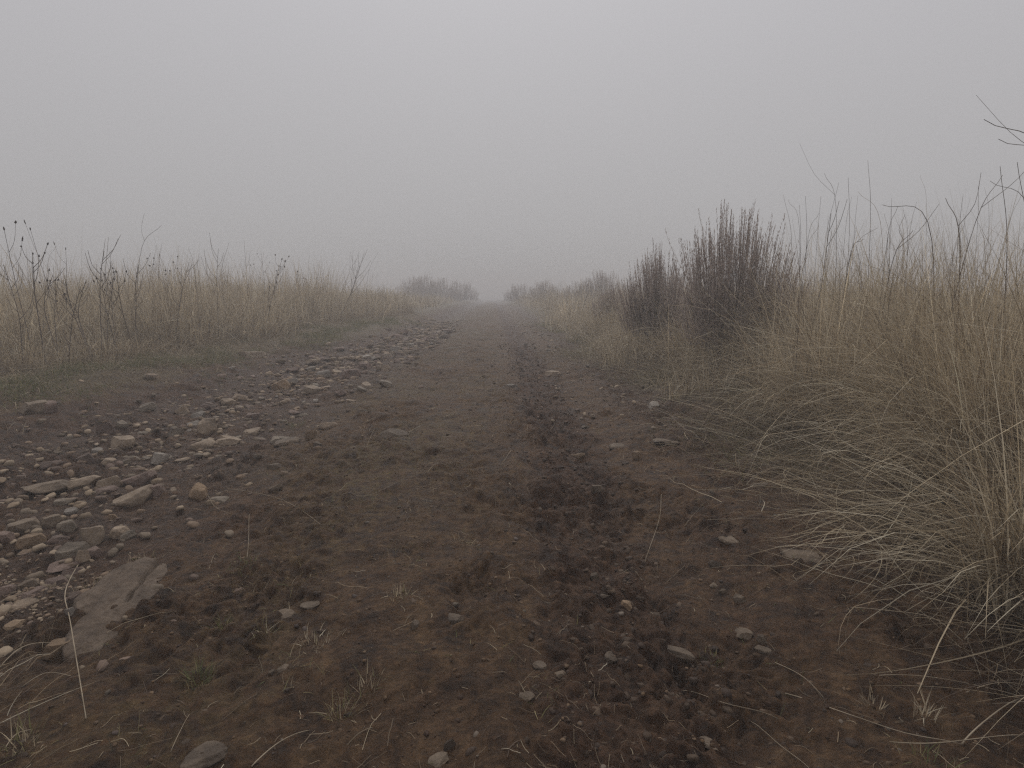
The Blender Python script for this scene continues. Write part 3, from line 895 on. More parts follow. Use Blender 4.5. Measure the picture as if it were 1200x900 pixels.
MN = {'tan': 'tan', 'grey': 'grey', 'purple': 'purplish', 'pale': 'pale', 'ochre': 'ochre'}
def gauss_wash(y0, y1, spread, pw=1.2, off=0.0):
    def g():
        y = y0 + (y1-y0)*random.random()**pw
        return float(unwarp(-2.0 + off + random.gauss(0, spread), y)), y
    return g
fillers(84, gauss_wash(3.7, 6.4, 0.33, 1.0, 0.25), 0.05, 0.19, ['tan', 'tan', 'grey', 'purple', 'pale'], lambda m: f'small {MN[m]} stone among the rubble patch in the wash left of the track', 'stones of the near rubble patch', 1.9)
fillers(74, gauss_wash(6.0, 14.5, 0.36, 1.0, 0.1), 0.08, 0.24, ['tan', 'purple', 'grey', 'pale', 'purple'], lambda m: f'{MN[m]} stone in the far stretch of rubble left of the track', 'stones of the far rubble stretch', 1.5)
fillers(28, gauss_wash(1.9, 3.6, 0.36), 0.025, 0.085, ['tan', 'purple', 'grey', 'purple'], lambda m: f'little {MN[m]} stone beside the larger stones of the near wash', 'little stones of the near wash', 1.8)
fillers(15, lambda: (random.uniform(0.6, 1.6), 4.0+8*random.random()), 0.05, 0.13, ['tan', 'grey', 'purple', 'pale'], lambda m: f'half-sunk {MN[m]} stone in the right wheel track', 'stones in the right wheel track')

# gravel and pebbles too many to count
def build_gravel():
    lo, lf = ICO2
    base = [rock_verts(lo, 500+i, 7, rough=0.10, lo=0.5) for i in range(14)]
    base = np.stack(base)
    def batch(n, xs, ys, smin, smax, pw, cols, lift=0.08):
        zs = height(xs, ys)
        sz = smin + (smax-smin)*rng.random(n)**pw
        P = base[rng.integers(0, len(base), n)]*np.stack([sz, sz*rng.uniform(.6, .95, n), sz*rng.uniform(.35, .65, n)], 1)[:, None, :]
        a = rng.uniform(0, 6.28, n)[:, None]; tx = rng.uniform(-.3, .3, n)[:, None]
        X = P[:, :, 0]*np.cos(a) - P[:, :, 1]*np.sin(a); Y = P[:, :, 0]*np.sin(a) + P[:, :, 1]*np.cos(a); Z = P[:, :, 2] + tx*P[:, :, 0]
        V = np.stack([X+xs[:, None], Y+ys[:, None], Z+(zs+sz*lift)[:, None]], 2).reshape(-1, 3)
        m = base.shape[1]
        F = (lf[None, :, :] + (np.arange(n)*m)[:, None, None]).reshape(-1, 3)
        c = np.array(cols)[rng.integers(0, len(cols), n)]*rng.uniform(.7, 1.25, (n, 1))
        return V, F, np.concatenate([np.repeat(c, m, 0), np.ones((n*m, 1))], 1)
    stonec = [(0.24, 0.178, 0.120), (0.165, 0.126, 0.09), (0.15, 0.105, 0.08), (0.30, 0.23, 0.16), (0.19, 0.132, 0.088)]
    parts = []
    n = 4200
    ys = 1.5 + 15*rng.random(n)**1.5; xs = unwarp(-2.0 + rng.normal(0, 0.40, n), ys)
    parts.append(batch(n, xs, ys, 0.010, 0.062, 1.7, stonec))
    n = 1100                                                  # fine grit at the left border
    xs = rng.normal(-1.72, 0.16, n); ys = rng.normal(1.95, 0.16, n)
    parts.append(batch(n, xs, ys, 0.007, 0.022, 1.6, stonec))
    n = 800                                                   # scattered over the track
    ys = 0.95 + 14*rng.random(n)**1.7; xs = rng.uniform(-1.4, 1.6, n)
    parts.append(batch(n, xs, ys, 0.004, 0.024, 3.4, [(0.10, 0.08, 0.06), (0.14, 0.11, 0.085), (0.08, 0.06, 0.05)], -0.02))
    n = 900
    ys = 4 + 12*rng.random(n)**1.1; xs = rng.normal(1.1, 0.35, n)
    parts.append(batch(n, xs, ys, 0.012, 0.05, 2.2, stonec))
    n = 900                                                   # far rubble too dense to count
    ys = 6.5 + 12*rng.random(n)**1.1; xs = unwarp(-2.0 + rng.normal(0, 0.38, n), ys)
    parts.append(batch(n, xs, ys, 0.035, 0.13, 1.7, stonec))
    V, F, C = join(parts)
    me = np_mesh('gravel', V, F, {'Col': ('FLOAT_COLOR', C)})
    m, t, p, o = new_mat('gravel_stone')
    a = t.nodes.new('ShaderNodeAttribute'); a.attribute_name = 'Col'
    n1 = noise_node(t, 60, 5, .65)
    c = mixc(t, 0.7, a.outputs['Color'], ramp(t, n1.outputs['Fac'], (.3, (.6, .6, .6)), (.7, (1.3, 1.3, 1.3))).outputs['Color'], 'MULTIPLY')
    t.links.new(c, p.inputs['Base Color']); p.inputs['Roughness'].default_value = .8
    p.inputs['Specular IOR Level'].default_value = .25
    tag(link('gravel', me, m), 'fine gravel and pebbles strewn through the wash and mud', 'gravel', None, 'stuff')
    # crumbs of mud thrown up along the rut
    n = 3800
    ys = 0.95 + 9*rng.random(n)**1.5
    xs = np.where(rng.random(n) < 0.66, rng.normal(0.44, 0.16, n), rng.uniform(-1.3, 1.6, n))
    V, F, C = batch(n, xs, ys, 0.005, 0.032, 3.2, [(0.06, 0.039, 0.025), (0.085, 0.057, 0.037), (0.052, 0.034, 0.024)], -0.12)
    n = 16000
    ys = 0.85 + 8.5*rng.random(n)**1.5; xs = rng.uniform(-1.9, 1.7, n)
    k = rng.random(n) < np.clip(0.35 + 1.1*perlin(xs/0.22, ys/0.26, 87) + 0.5*perlin(xs/0.8, ys/0.8, 86), 0.04, 1)
    xs, ys = xs[k], ys[k]; n = len(xs)
    V, F, C = join([(V, F, C), batch(n, xs, ys, 0.003, 0.017, 2.4, [(0.07, 0.040, 0.021), (0.105, 0.064, 0.034), (0.05, 0.028, 0.017), (0.14, 0.092, 0.056)], 0.02)])
    tag(link('mud_crumbs', np_mesh('mud_crumbs', V, F, {'Col': ('FLOAT_COLOR', C)}), m), 'crumbs of dark mud strewn along the churned rut', 'mud', None, 'stuff')
build_gravel()

# ------------------------------------------------------------------ tubes (stems, straws)
def tube(bm, pts, r0, r1, sides=5):
    pts = [Vector(p) for p in pts]
    rings = []
    n = len(pts)
    for i, p in enumerate(pts):
        d = (pts[min(i+1, n-1)] - pts[max(i-1, 0)]).normalized()
        a = d.cross(Vector((0.31, 0.2, 0.93)));
        if a.length < 1e-3: a = d.cross(Vector((1, 0, 0)))
        a.normalize(); b = d.cross(a)
        r = r0 + (r1-r0)*i/(n-1)
        rings.append([bm.verts.new(p + a*(r*math.cos(k*2*math.pi/sides)) + b*(r*math.sin(k*2*math.pi/sides))) for k in range(sides)])
    for i in range(n-1):
        for k in range(sides):
            f = bm.faces.new((rings[i][k], rings[i][(k+1) % sides], rings[i+1][(k+1) % sides], rings[i+1][k])); f.smooth = True
    bm.faces.new(rings[0][::-1]); bm.faces.new(rings[-1])

def bm_obj(name, bm, mat, parent=None):
    me = bpy.data.meshes.new(name); bm.to_mesh(me); bm.free(); me.materials.append(mat)
    return link(name, me, None, parent)

def curve_pts(P, n=14):
    """smooth path through a few points"""
    P = np.array(P, float)
    if len(P) == 2: P = np.stack([P[0], P.mean(0) + 0.02*np.linalg.norm(P[1]-P[0])*np.array([.6, .4, 0]), P[1]])
    tt = np.linspace(0, len(P)-1, n)
    Q = np.concatenate([[2*P[0]-P[1]], P, [2*P[-1]-P[-2]]])
    out = []
    for t in tt:
        i = min(int(t), len(P)-2); f = t-i
        p0, p1, p2, p3 = Q[i], Q[i+1], Q[i+2], Q[i+3]
        out.append(0.5*((2*p1)+(-p0+p2)*f+(2*p0-5*p1+4*p2-p3)*f*f+(-p0+3*p1-3*p2+p3)*f**3))
    return out

# straws lying on the track: photo points along each, thickness mm, lift of the middle, material, label
SW = [
 ([(775,577),(772,620),(755,662)],1.8,0.004,'straw','pale straw lying lengthwise right of the churned rut'),
 ([(92,662),(78,705),(85,750),(101,843)],3.0,0.012,'straw','long pale straw crossing the half-buried slab'),
 ([(243,580),(254,600),(285,609)],1.4,0.006,'straw','hooked straw beside the lone ochre block'),
 ([(265,573),(330,590),(382,617)],1.5,0.006,'straw','thin straw slanting across the mud right of the ochre block'),
 ([(292,602),(291,640),(285,684)],1.4,0.004,'straw','straight straw pointing at the viewer left of centre'),
 ([(599,528),(587,546)],2.2,0.005,'straw','short pale straw on the crown of the track'),
 ([(400,580),(433,585),(472,563)],1.3,0.006,'straw','bent straw left of the track centre'),
 ([(545,484),(520,492),(488,493)],1.8,0.006,'straw','curved straw on the crown beyond the flat sandy stone'),
 ([(425,499),(462,486)],2.0,0.006,'straw','straw leaning over the mud behind the flat sandy stone'),
 ([(441,497),(436,515),(426,538)],1.6,0.005,'straw','thin straw left of the flat sandy stone'),
 ([(497,560),(512,552),(530,549)],1.8,0.005,'straw','small curved straw on the crown of the track'),
 ([(997,713),(1040,722),(1090,738),(1128,752)],2.4,0.014,'straw','arched pale straw at the foot of the right bank'),
 ([(1060,718),(1117,707),(1200,672),(1240,650)],2.6,0.02,'straw','thick straw sweeping in from the right border'),
 ([(1113,652),(1160,648),(1220,637)],3.4,0.03,'straw_o','thick orange straw at the right border'),
 ([(920,813),(997,843),(1060,862),(1127,873)],2.0,0.008,'straw','long straw bent across the lower right mud'),
 ([(1127,873),(1160,850),(1193,821)],2.8,0.016,'straw','straw forming a V with the long bent one'),
 ([(1030,792),(1100,800),(1200,818)],1.6,0.006,'straw','thin straw lying level near the right border'),
 ([(800,810),(850,826),(912,843)],1.5,0.004,'straw','straight thin straw lower right of the rut'),
 ([(1077,720),(1130,762),(1200,818)],1.3,0.005,'straw','fine straw running down to the right border'),
 ([(1200,673),(1190,700),(1177,731)],2.4,0.012,'straw','short straw hanging down at the right border'),
 ([(295,899),(330,875),(362,857)],2.2,0.008,'straw','dull straw at the bottom border left of centre'),
 ([(0,783),(30,765),(64,746)],2.4,0.01,'straw','straw pointing at the rounded ochre stone'),
 ([(25,806),(55,797),(84,793)],1.8,0.006,'straw','straw under the rounded ochre stone'),
 ([(6,878),(20,866),(38,856)],2.0,0.008,'straw','short straw in the lower left corner'),
 ([(1038,643),(1039,662),(1038,683)],2.2,0.01,'straw','pale stub of straw under the right bank'),
 ([(827,608),(927,618),(1007,622)],1.5,0.008,'straw','long straight straw reaching left from the right bank'),
 ([(982,551),(983,573)],1.8,0.01,'straw','short white straw below the peeping tan stone'),
 ([(1083,687),(1125,615),(1155,550)],2.8,0.03,'straw','curved straw climbing the right bank, left one of a pair'),
 ([(1122,687),(1163,627),(1210,575)],3.0,0.03,'straw','straight straw climbing the right bank, right one of a pair'),
 ([(1047,570),(1120,556),(1215,537)],2.0,0.03,'straw','level pale straw across the dark face of the right bank'),
 ([(880,846),(915,876),(952,905)],1.3,0.004,'straw','fine straw near the bottom border right of centre'),
 ([(908,777),(940,800),(965,818)],1.6,0.005,'straw','slim straw below the group of three stones'),
 ([(1132,812),(1170,812),(1210,806)],1.8,0.006,'straw','level straw above the lower right V'),
 ([(1000,870),(1090,880),(1200,862)],2.0,0.008,'straw','low bowed straw under the lower right V'),
 ([(1165,790),(1200,786)],1.8,0.006,'straw','straw end poking in at the right border'),
 ([(245,668),(252,650)],1.4,0.004,'straw','tiny straw above the half-buried slab'),
 ([(200,882),(222,838)],1.3,0.004,'straw','dull twig-like straw behind the bottom tan block'),
]
for pts, mm, lift, mt, lab in SW:
    G = [ground_at(*p) for p in pts]
    Q = curve_pts([g[:3] for g in G], 16)
    Q2 = []
    offm = max(0.0, max(hz(q[0], q[1]) - (G[0][2]*(1-i/(len(Q)-1)) + G[-1][2]*i/(len(Q)-1)) for i, q in enumerate(Q)))
    for i, q in enumerate(Q):
        s = i/(len(Q)-1)
        zz = hz(q[0], q[1]) + mm*0.0007
        zl = G[0][2]*(1-s) + G[-1][2]*s
        Q2.append((q[0], q[1], zl + mm*0.0008 + (lift + 0.75*offm)*math.sin(math.pi*s)**0.8))
    bm = bmesh.new(); tube(bm, Q2, mm*0.0006, mm*0.00042, 5)
    o = bm_obj('straw', bm, M[mt])
    tag(o, lab, 'straw', 'loose straws lying on the mud')

# ------------------------------------------------------------------ sagebrush
def make_sage(seed, Rr, H, n_sprig, lean=0.0, leaf=0.017, dome=0.30, sk=1.0):
    r = random.Random(seed)
    bm = bmesh.new()
    roots, tips = [], []
    ncl = 15
    clusters = []
    for c in range(ncl):
        a = c*2.399 + r.uniform(-.4, .4); rad = Rr*math.sqrt((c+0.5)/ncl)
        top = H*(1-dome*(rad/Rr)**2)*r.uniform(0.84, 1.0)
        clusters.append((a, rad, top))
        bx, by = rad*0.78*math.cos(a)+lean*0.5, rad*0.78*math.sin(a)
        zb = top*r.uniform(0.36, 0.5)
        k1 = (bx*0.35+r.uniform(-.03, .03), by*0.35+r.uniform(-.03, .03), zb*0.35)
        tube(bm, curve_pts([(r.uniform(-.03, .03), r.uniform(-.03, .03), -0.02), k1, (bx, by, zb)], 8), 0.017, 0.006, 5)
        for j in range(4):
            ex = bx + r.gauss(0, 0.05); ey = by + r.gauss(0, 0.05)
            tube(bm, curve_pts([(bx*.8, by*.8, zb*.82), (bx+(ex-bx)*.5, by+(ey-by)*.5, zb*1.02), (ex*1.05, ey*1.05, zb*r.uniform(1.15, 1.4))], 6), 0.0055, 0.0025, 4)
    rg = np.random.default_rng(seed)
    N = n_sprig
    ci = rg.integers(0, ncl, N)
    ca = np.array(clusters)
    a, rad, top = ca[ci, 0], ca[ci, 1], ca[ci, 2]
    cx, cy = rad*np.cos(a)+lean, rad*np.sin(a)
    px = cx*0.9 + rg.normal(0, 0.055*sk, N); py = cy*0.9 + rg.normal(0, 0.055*sk, N)
    off = np.hypot(px-cx*0.9, py-cy*0.9)/sk**2
    tz = top*(1-1.2*off)*rg.uniform(0.80, 1.0, N)
    ln = H*rg.uniform(0.22, 0.5, N)
    low = rg.random(N) < (0.35 if sk == 1 else 0.55)
    tz = np.where(low, tz*rg.uniform(0.5 if sk == 1 else 0.25, 0.8, N), tz)
    sz = np.maximum(tz-ln, (0.14 if sk == 1 else 0.03)*H)
    az = np.arctan2(py, px) + rg.normal(0, 0.5, N)
    tilt = np.clip(0.47*np.hypot(px, py)/Rr + rg.normal(0, 0.13, N), -0.15, 0.8)
    ln = np.maximum(tz-sz, 0.08)/np.cos(tilt*0.7)
    root = np.stack([px*0.92, py*0.92, sz], 1)
    # sprig axes as thin ribbons
    cst = palette(N, [(0.16, 0.13, 0.115), (0.24, 0.20, 0.175)], [1, 1])
    V1 = blades(root, az, ln, tilt, -0.55*tilt, np.full(N, 0.005), cst, 5, 1.0, 0.1, keep_above=False, taper=0.6)
    # leaflets hugging the sprig, pointing up
    K = 46
    s = np.linspace(0.12, 1.0, K)[None, :] + rg.normal(0, 0.01, (N, K))
    th = tilt[:, None]*(1-0.55*s*0.5)
    LX = root[:, 0:1] + ln[:, None]*s*np.sin(th)*np.cos(az)[:, None]
    LY = root[:, 1:2] + ln[:, None]*s*np.sin(th)*np.sin(az)[:, None]
    LZ = root[:, 2:3] + ln[:, None]*s*np.cos(th)
    n = N*K
    fat = (0.35+0.9*np.sin(np.clip(s, 0, 1)*2.6)**0.8)
    lr = np.stack([LX.ravel(), LY.ravel(), LZ.ravel()], 1)
    la = rg.uniform(0, 6.28, n)
    cl = palette(n, [(0.36, 0.29, 0.255), (0.44, 0.365, 0.32), (0.27, 0.215, 0.19), (0.52, 0.45, 0.38)], [3, 3, 3, 1], 0.15)
    V2 = blades(lr, la, leaf*rg.uniform(0.6, 1.35, n)*fat.ravel(), rg.uniform(0.2, 0.75, n), rg.uniform(-.3, .2, n), np.full(n, leaf*0.27), cl, 2, 1.0, 0.1, keep_above=False, taper=0.7)
    V, F, C = join([V1, V2])
    fol = np_mesh('foliage', V, F, {'Col': ('FLOAT_COLOR', C)}); fol.materials.append(M['sage'])
    br = bpy.data.meshes.new('branches'); bm.to_mesh(br); bm.free(); br.materials.append(M['bark'])
    return br, fol

SAGE = [make_sage(3, 0.38, 1.68, 680, leaf=0.022), make_sage(9, 0.31, 1.44, 560, leaf=0.022), make_sage(21, 0.32, 0.98, 420, leaf=0.022), make_sage(33, 0.26, 1.12, 240, leaf=0.021), make_sage(51, 0.85, 1.6, 620, leaf=0.035, dome=0.55, sk=2.6), make_sage(57, 1.05, 1.15, 560, leaf=0.035, dome=0.6, sk=2.8)]
def sage(kind, x, y, rz, s, label, group, sink=0.02):
    e = empty('sagebrush', (x, y, float(macro(np.array([x]), np.array([y]))[0])-sink), rz, s)
    tag(e, label, 'shrub', group)
    for nm, me in zip(('branches', 'foliage'), SAGE[kind]):
        o = bpy.data.objects.new(nm, me); o.parent = e; COL.objects.link(o)
    return e
def place(px, depth):
    d = ray(px, 335); t = depth/d[1]
    return d[0]*t, d[1]*t
SG = 'sagebrush along the track edges'
for kind, px, dep, rz, s, lab in (
    (0, 858, 5.7, 0.4, 1.09, 'tallest dark sagebrush with many upright sprigs on the right bank'),
    (1, 772, 7.6, 1.3, 1.10, 'second dark sagebrush, fan-shaped, just left of the tallest one'),
    (2, 718, 11.5, 2.1, 1.02, 'third, shorter sagebrush standing at the verge left of the fan-shaped one'),
    (3, 905, 5.9, 2.6, 1.10, 'small slanting sagebrush at the right shoulder of the tallest one'),
    (3, 742, 10.8, 4.0, 0.70, 'low sagebrush between the third and the fan-shaped one'),
    (4, 706, 27.0, 3.0, 1.12, 'hazy rounded bush rising behind the third sagebrush'),
    (5, 682, 27.0, 1.0, 1.05, 'pale hazy bush just left of the hazy rounded one'),
    (4, 638, 34.0, 0.3, 0.95, 'faint lone bush in fog at the right of the far track'),
    (5, 612, 42.0, 5.0, 1.3, 'faintest bush at the vanishing right verge'),
    (4, 497, 44.0, 0.7, 1.42, 'darkest hazy bush at the end of the left verge'),
    (5, 516, 46.0, 2.9, 1.75, 'hazy bush right behind the darkest one on the left verge'),
    (5, 538, 52.0, 1.9, 1.7, 'low foggy bush closing the left verge'),
    (4, 482, 48.0, 5.2, 1.35, 'foggy bush half hidden by grass on the left verge'),
):
    x, y = place(px, dep)
    sage(kind, x, y, rz, s, lab, SG)

# ------------------------------------------------------------------ weeds and tall stems
def top_at(px, py, depth):
    d = ray(px, py); t = depth/d[1]
    return d[0]*t, d[1]*t, CAM_Z + d[2]*t

def seed_head(p, d, ln, rad, parent, rnd):
    bm = bmesh.new()
    d = Vector(d).normalized(); p = Vector(p)
    n = 6
    prof = [0.25, 0.8, 1.0, 0.85, 0.6, 0.15]
    pts = [p + d*(ln*i/(n-1)) for i in range(n)]
    a = d.cross(Vector((0.3, .9, .2))).normalized(); b = d.cross(a)
    rings = []
    for q, f in zip(pts, prof):
        rings.append([bm.verts.new(q + (a*math.cos(k*1.0472) + b*math.sin(k*1.0472))*rad*f*rnd.uniform(.7, 1.3)) for k in range(6)])
    for i in range(n-1):
        for k in range(6):
            bm.faces.new((rings[i][k], rings[i][(k+1) % 6], rings[i+1][(k+1) % 6], rings[i+1][k]))
    bm.faces.new(rings[0][::-1]); bm.faces.new(rings[-1])
    return bm_obj('seed_head', bm, M['head'], parent)

def stem(pts3, mm, label, group, head=None, branches=0, seed=1, mat='stalk', name='dry_weed', bl=0.35):
    """a dead stalk standing in the grass; pts3 from root to tip in world space"""
    rnd = random.Random(seed)
    base = Vector(pts3[0])
    e = empty(name, base)
    tag(e, label, 'plant', group)
    Q = [Vector(q)-base for q in curve_pts(pts3, 14)]
    bm = bmesh.new(); tube(bm, Q, mm*0.001*0.55, mm*0.001*0.28, 5)
    heads = []
    if head: heads.append((Q[-1], Q[-1]-Q[-3]))
    for b in range(branches):
        i = int(5 + 7*(b+0.5)/branches); q = Q[i]; ax = (Q[i+1]-Q[i-1]).normalized()
        a = rnd.uniform(0, 6.28); side = Vector((math.cos(a), math.sin(a), 0.4)).normalized()
        L_ = bl*rnd.uniform(0.5, 1.0)*(1-0.4*b/branches)*(Q[-1].length)
        q1 = q + ax*L_*0.3 + side*L_*0.35; q2 = q + ax*L_*0.85 + side*L_*0.55
        tube(bm, curve_pts([q, q1, q2], 7), mm*0.001*0.32, mm*0.001*0.2, 4)
        if head: heads.append((q2, q2-q1))
    bm_obj('stem', bm, M[mat], e)
    for p, d in heads:
        seed_head(p, d, head[0]*rnd.uniform(.7, 1.2), head[1]*rnd.uniform(.8, 1.2), e, rnd)
    return e

def stem_px(root_px, dep, path, mm, label, group, **kw):
    """root column, distance, then photo points the stalk passes through above the grass"""
    d = ray(root_px, 335); t = dep/d[1]
    x, y = d[0]*t, d[1]*t
    while root_px < 575 and x > float(edge_l(np.array([y]))[0]) - 0.55 and dep < 30:      # rooted in the grass, not on the bare verge
        dep *= 1.04; mm *= 1.02; t = dep/d[1]; x, y = d[0]*t, d[1]*t
    P = [(x, y, float(macro(np.array([x]), np.array([y]))[0])-0.01)]
    for k, (px, py) in enumerate(path):
        P.append(top_at(px, py, dep*(1+0.03*(k+1)*random.uniform(-1, 1))))
    return stem(P, mm, label, group, **kw)

LG, RG = 'dead stalks above the left grass', 'dead stalks above the right grass'
for i, (rp, dep, path, mm, lab, head, br) in enumerate((
    (30, 4.6, [(18,330),(5,270)], 5, 'dark drooping-headed stalk nearest the left border', (0.05, 0.008), 3),
    (75, 4.9, [(48,310),(36,270)], 4, 'dark stalk with one upright head, second from the left border', (0.05, 0.006), 1),
    (70, 5.6, [(78,320),(77,293)], 4, 'slim stalk with a dark bud at its middle height', (0.05, 0.006), 1),
    (130, 6.0, [(124,335),(127,278)], 5, 'straight bare pole-like stalk above the left grass', None, 0),
    (150, 5.6, [(165,295),(189,264)], 4, 'tall forked stalk slanting right above the left grass', None, 1),
    (205, 6.4, [(192,335),(176,312)], 5, 'branching weed with round buds on the left verge', (0.03, 0.011), 6),
    (206, 6.6, [(205,335),(203,308)], 4, 'weed stem with buds close behind the branching weed', (0.025, 0.010), 3),
    (100, 4.7, [(92,370),(100,330)], 7, 'reddish brown dead weed clump at the front of the left verge', None, 7),
    (60, 4.3, [(52,360),(62,322)], 6, 'dark arching dead weed near the left border', None, 6),
    (15, 4.0, [(22,370),(4,310)], 6, 'dark dead weed cut by the left border', None, 6),
    (118, 4.9, [(126,380),(133,325)], 6, 'forked brown dead weed right of the reddish clump', None, 5),
    (318, 8.4, [(322,335),(330,305)], 6, 'dark clustered seed plume in the left grass', (0.05, 0.012), 6),
    (262, 8.0, [(260,320),(268,285)], 5, 'pale thin stalk left of the dark seed plume', None, 0),
    (305, 8.8, [(310,335),(306,298)], 6, 'brown dead weed beside the dark seed plume', (0.03, 0.009), 4),
    (290, 9.0, [(289,325),(286,282)], 5, 'pair-like thin stalk in the hazy left grass', None, 1),
    (340, 9.2, [(345,345),(349,318)], 6, 'short brown weed right of the dark seed plume', (0.03, 0.009), 4),
)):
    stem_px(rp, dep*1.38, path, mm*1.25, lab, LG, head=head, branches=br, seed=i+40, name='dry_weed')
for i, (rp, dep, path, mm, lab, br) in enumerate((
    (1022, 4.6, [(1020,260),(1017,188)], 3.6, 'tallest straight bare stalk above the right grass', 0),
    (994, 4.8, [(995,280),(994,208)], 3.4, 'straight stalk left of the tallest one', 0),
    (985, 4.9, [(980,250),(966,203)], 3.2, 'stalk tipping left between two straight ones', 1),
    (960, 5.0, [(966,290),(983,214)], 3.0, 'stalk tipping right, crossing the left-tipping one', 0),
    (938, 5.0, [(938,300),(937,240)], 3.4, 'thick short stalk beside the sagebrush', 0),
    (930, 5.2, [(928,290),(918,228)], 3.0, 'slim stalk leaning left behind the sagebrush', 0),
    (945, 5.2, [(945,290),(944,230)], 3.4, 'upright stalk standing by the thick short one', 0),
    (955, 5.3, [(957,290),(962,230)], 3.0, 'slim stalk leaning right by the upright one', 0),
    (1043, 4.7, [(1043,290),(1045,232)], 2.8, 'lone slim stalk right of the tallest one', 0),
    (1110, 3.3, [(1090,270),(1034,240)], 4.5, 'long bowed stalk arching left over the grass', 0),
    (955, 4.3, [(966,310),(974,250)], 5.5, 'dark forked dead weed rising from the right grass', 3),
    (1030, 4.0, [(1045,310),(1070,270)], 5.5, 'dark dead weed leaning right in the grass', 3),
    (985, 4.2, [(995,305),(1012,280)], 5.0, 'dark bent weed between the two dark dead ones', 2),
    (1135, 3.2, [(1125,290),(1108,232)], 5.0, 'thick grey stalk leaning left at the right side', 1),
    (1100, 3.4, [(1140,270),(1175,205)], 4.5, 'long grey stalk leaning right at the right side', 1),
    (1190, 2.9, [(1180,300),(1172,195)], 3.6, 'slim stalk crossing the long grey one', 0),
    (1290, 2.6, [(1235,205),(1153,140)], 4.6, 'topmost arching stalk coming in from the right border', 0),
    (1285, 2.7, [(1235,215),(1170,163)], 4.0, 'second arching stalk under the topmost one', 1),
    (1250, 2.8, [(1210,260),(1160,212)], 3.2, 'thin stalk leaning left under the arching ones', 0),
    (1215, 2.8, [(1205,300),(1192,190)], 3.6, 'upright stalk at the right border', 0),
)):
    stem_px(rp, dep, path, mm, lab, RG, branches=br, seed=i+90, name='dry_weed', bl=0.3)

# more thin stalks that only their place tells apart
for i in range(64):
    px = random.uniform(930, 1200); dep = random.uniform(3.4, 6.0)
    ty = 310 - 105*random.random()**1.6
    lean = random.gauss(0, 14)
    stem_px(px, dep, [(px+lean*0.3, ty+45), (px+lean, ty)], random.uniform(1.8, 3.0), 'thin bare grass stalk standing among its like above the right bank', 'thin grass stalks of the right bank', seed=i+200, mat='straw' if i % 3 == 0 else 'stalk')
for i in range(15):
    px = random.uniform(5, 430); dep = random.uniform(5.0, 6.6) if px < 230 else random.uniform(8, 10.5)
    ty = random.uniform(285, 335) + (px > 230)*6; lean = random.gauss(0, 22)
    stem_px(px, dep, [(px+lean*0.6, ty+40), (px+lean, ty)], random.uniform(6, 9), 'brown twiggy dead weed standing among its like in the left grass', 'twiggy dead weeds of the left grass', head=(0.03, 0.007) if i % 3 == 0 else None, branches=random.randint(5, 9), seed=i+500, name='dry_weed', bl=0.38)
for i in range(44):
    px = random.uniform(20, 440); dep = random.uniform(6.5, 11)
    ty = random.uniform(285, 318) + (px > 330)*10
    lean = random.gauss(0, 9)
    stem_px(px, dep, [(px+lean*0.3, ty+25), (px+lean, ty)], random.uniform(2.6, 4), 'thin bare grass stalk standing among its like above the left field', 'thin grass stalks of the left field', seed=i+300, mat='straw' if i % 2 == 0 else 'stalk')

# ------------------------------------------------------------------ tussocks and small tufts
def tuft(px, py, n, hgt, spread, cols, wts, width, label, cat='grass tuft', group=None, lean=0.7, curl=0.8, azm=None, mat='green', name='grass_tuft', z_add=0.0):
    x, y, z, t = ground_at(px, py)
    spread *= 0.75
    ro = np.stack([rng.normal(0, spread, n), rng.normal(0, spread, n), np.zeros(n)-0.006], 1)
    gz = height(ro[:, 0]+x, ro[:, 1]+y) - z
    ro[:, 2] += gz
    az = np.arctan2(ro[:, 1], ro[:, 0]) + rng.normal(0, 0.7, n) if azm is None else rng.normal(azm, 0.7, n)
    b = blades(ro, az, hgt*rng.uniform(0.5, 1.2, n), np.abs(rng.normal(lean*0.6, lean*0.5, n)), rng.uniform(0, curl, n), width*rng.uniform(.7, 1.3, n), palette(n, cols, wts), 5, 1.0, 0.3, keep_above=False)
    o = blade_obj(name, [b], M[mat], None, (x, y, z))
    tag(o, label, cat, group)
TG = 'little tufts on the mud'
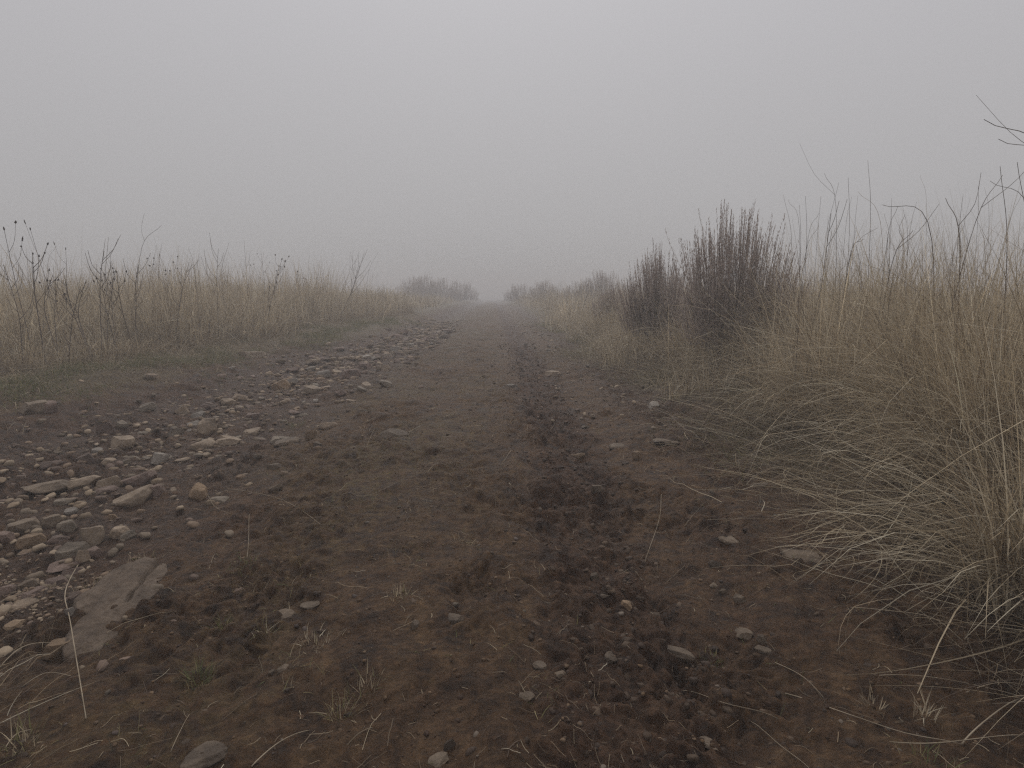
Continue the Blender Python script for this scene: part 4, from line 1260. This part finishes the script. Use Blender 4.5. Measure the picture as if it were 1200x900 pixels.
for px, py, n, hg, spd, cols, lab in (
    (232, 800, 90, 0.05, 0.026, GREEN, 'green grass tuft in the mud at the lower left'),
    (470, 700, 70, 0.035, 0.03, [STRAW[0], STRAW[1], GREEN[2]], 'yellowish dry tuft in the mud left of the rut'),
    (545, 637, 50, 0.035, 0.028, [STRAW[1], STRAW[3]], 'small brown tuft on the crown of the track'),
    (400, 838, 50, 0.05, 0.02, [GREEN[2], GREEN[3], STRAW[1]], 'pale green tuft beside a dark hollow near the bottom'),
    (262, 735, 45, 0.045, 0.025, GREEN, 'thin green tuft right of the half-buried slab'),
    (310, 740, 35, 0.045, 0.02, [STRAW[2], GREEN[2]], 'tuft with one white blade near the flush brown stone'),
    (370, 755, 40, 0.04, 0.03, [STRAW[1], STRAW[2]], 'dry straw tuft on the mud left of centre'),
    (835, 775, 50, 0.03, 0.025, GREEN, 'dark green tuft left of the three stones'),
    (425, 812, 55, 0.04, 0.035, [STRAW[1], STRAW[3], GREEN[2]], 'flattened straw tuft above the pale green one'),
    (165, 658, 120, 0.035, 0.045, [STRAW[1], STRAW[3], GREEN[2]], 'wiry yellow tuft behind the half-buried slab'),
    (105, 690, 90, 0.04, 0.035, [STRAW[1], GREEN[2], BROWN[0]], 'mossy tuft between the pile of stones and the slab'),
    (290, 665, 45, 0.035, 0.03, GREEN, 'small green tuft in the mud above the thin green one'),
    (1025, 830, 45, 0.04, 0.03, [STRAW[1], STRAW[3]], 'brown tuft in the lower right mud'),
    (1085, 838, 40, 0.06, 0.015, [STRAW[2], STRAW[1]], 'pale fan-like tuft in the lower right mud'),
    (480, 600, 40, 0.03, 0.03, [STRAW[1], BROWN[0]], 'reddish dead tuft on the crown left of the rut'),
    (345, 500, 150, 0.05, 0.07, GREEN, 'green patch of grass at the right of the rubble'),
    (25, 870, 60, 0.06, 0.03, [STRAW[1], GREEN[2]], 'tuft in the lower left corner'),
    (1090, 895, 50, 0.04, 0.04, GREEN, 'dark green tuft at the bottom border on the right'),
):
    tuft(px, py, n, hg, spd*0.85, cols, [1]*len(cols), 0.0022, lab, group=TG)

for px, py, n, hg, spd, lab in (
    (1150, 560, 900, 0.98, 0.11, 'large straw tussock arching over the dark foot of the right bank'),
    (1075, 500, 700, 0.95, 0.09, 'full straw tussock left of the large arching one'),
    (985, 480, 500, 0.70, 0.08, 'straw tussock drooping onto the mud ahead of the sagebrush'),
    (900, 440, 420, 0.60, 0.08, 'fan of drooping straw below the tallest sagebrush'),
    (1210, 700, 700, 0.80, 0.10, 'bleached tussock cut by the right border'),
):
    tuft(px, py, n, hg, spd, STRAW, [3, 3, 4, 2, 2], 0.0042, lab, 'grass tussock', 'straw tussocks of the right bank', 0.55, 1.7, np.pi+0.3, 'blade', 'grass_tussock')
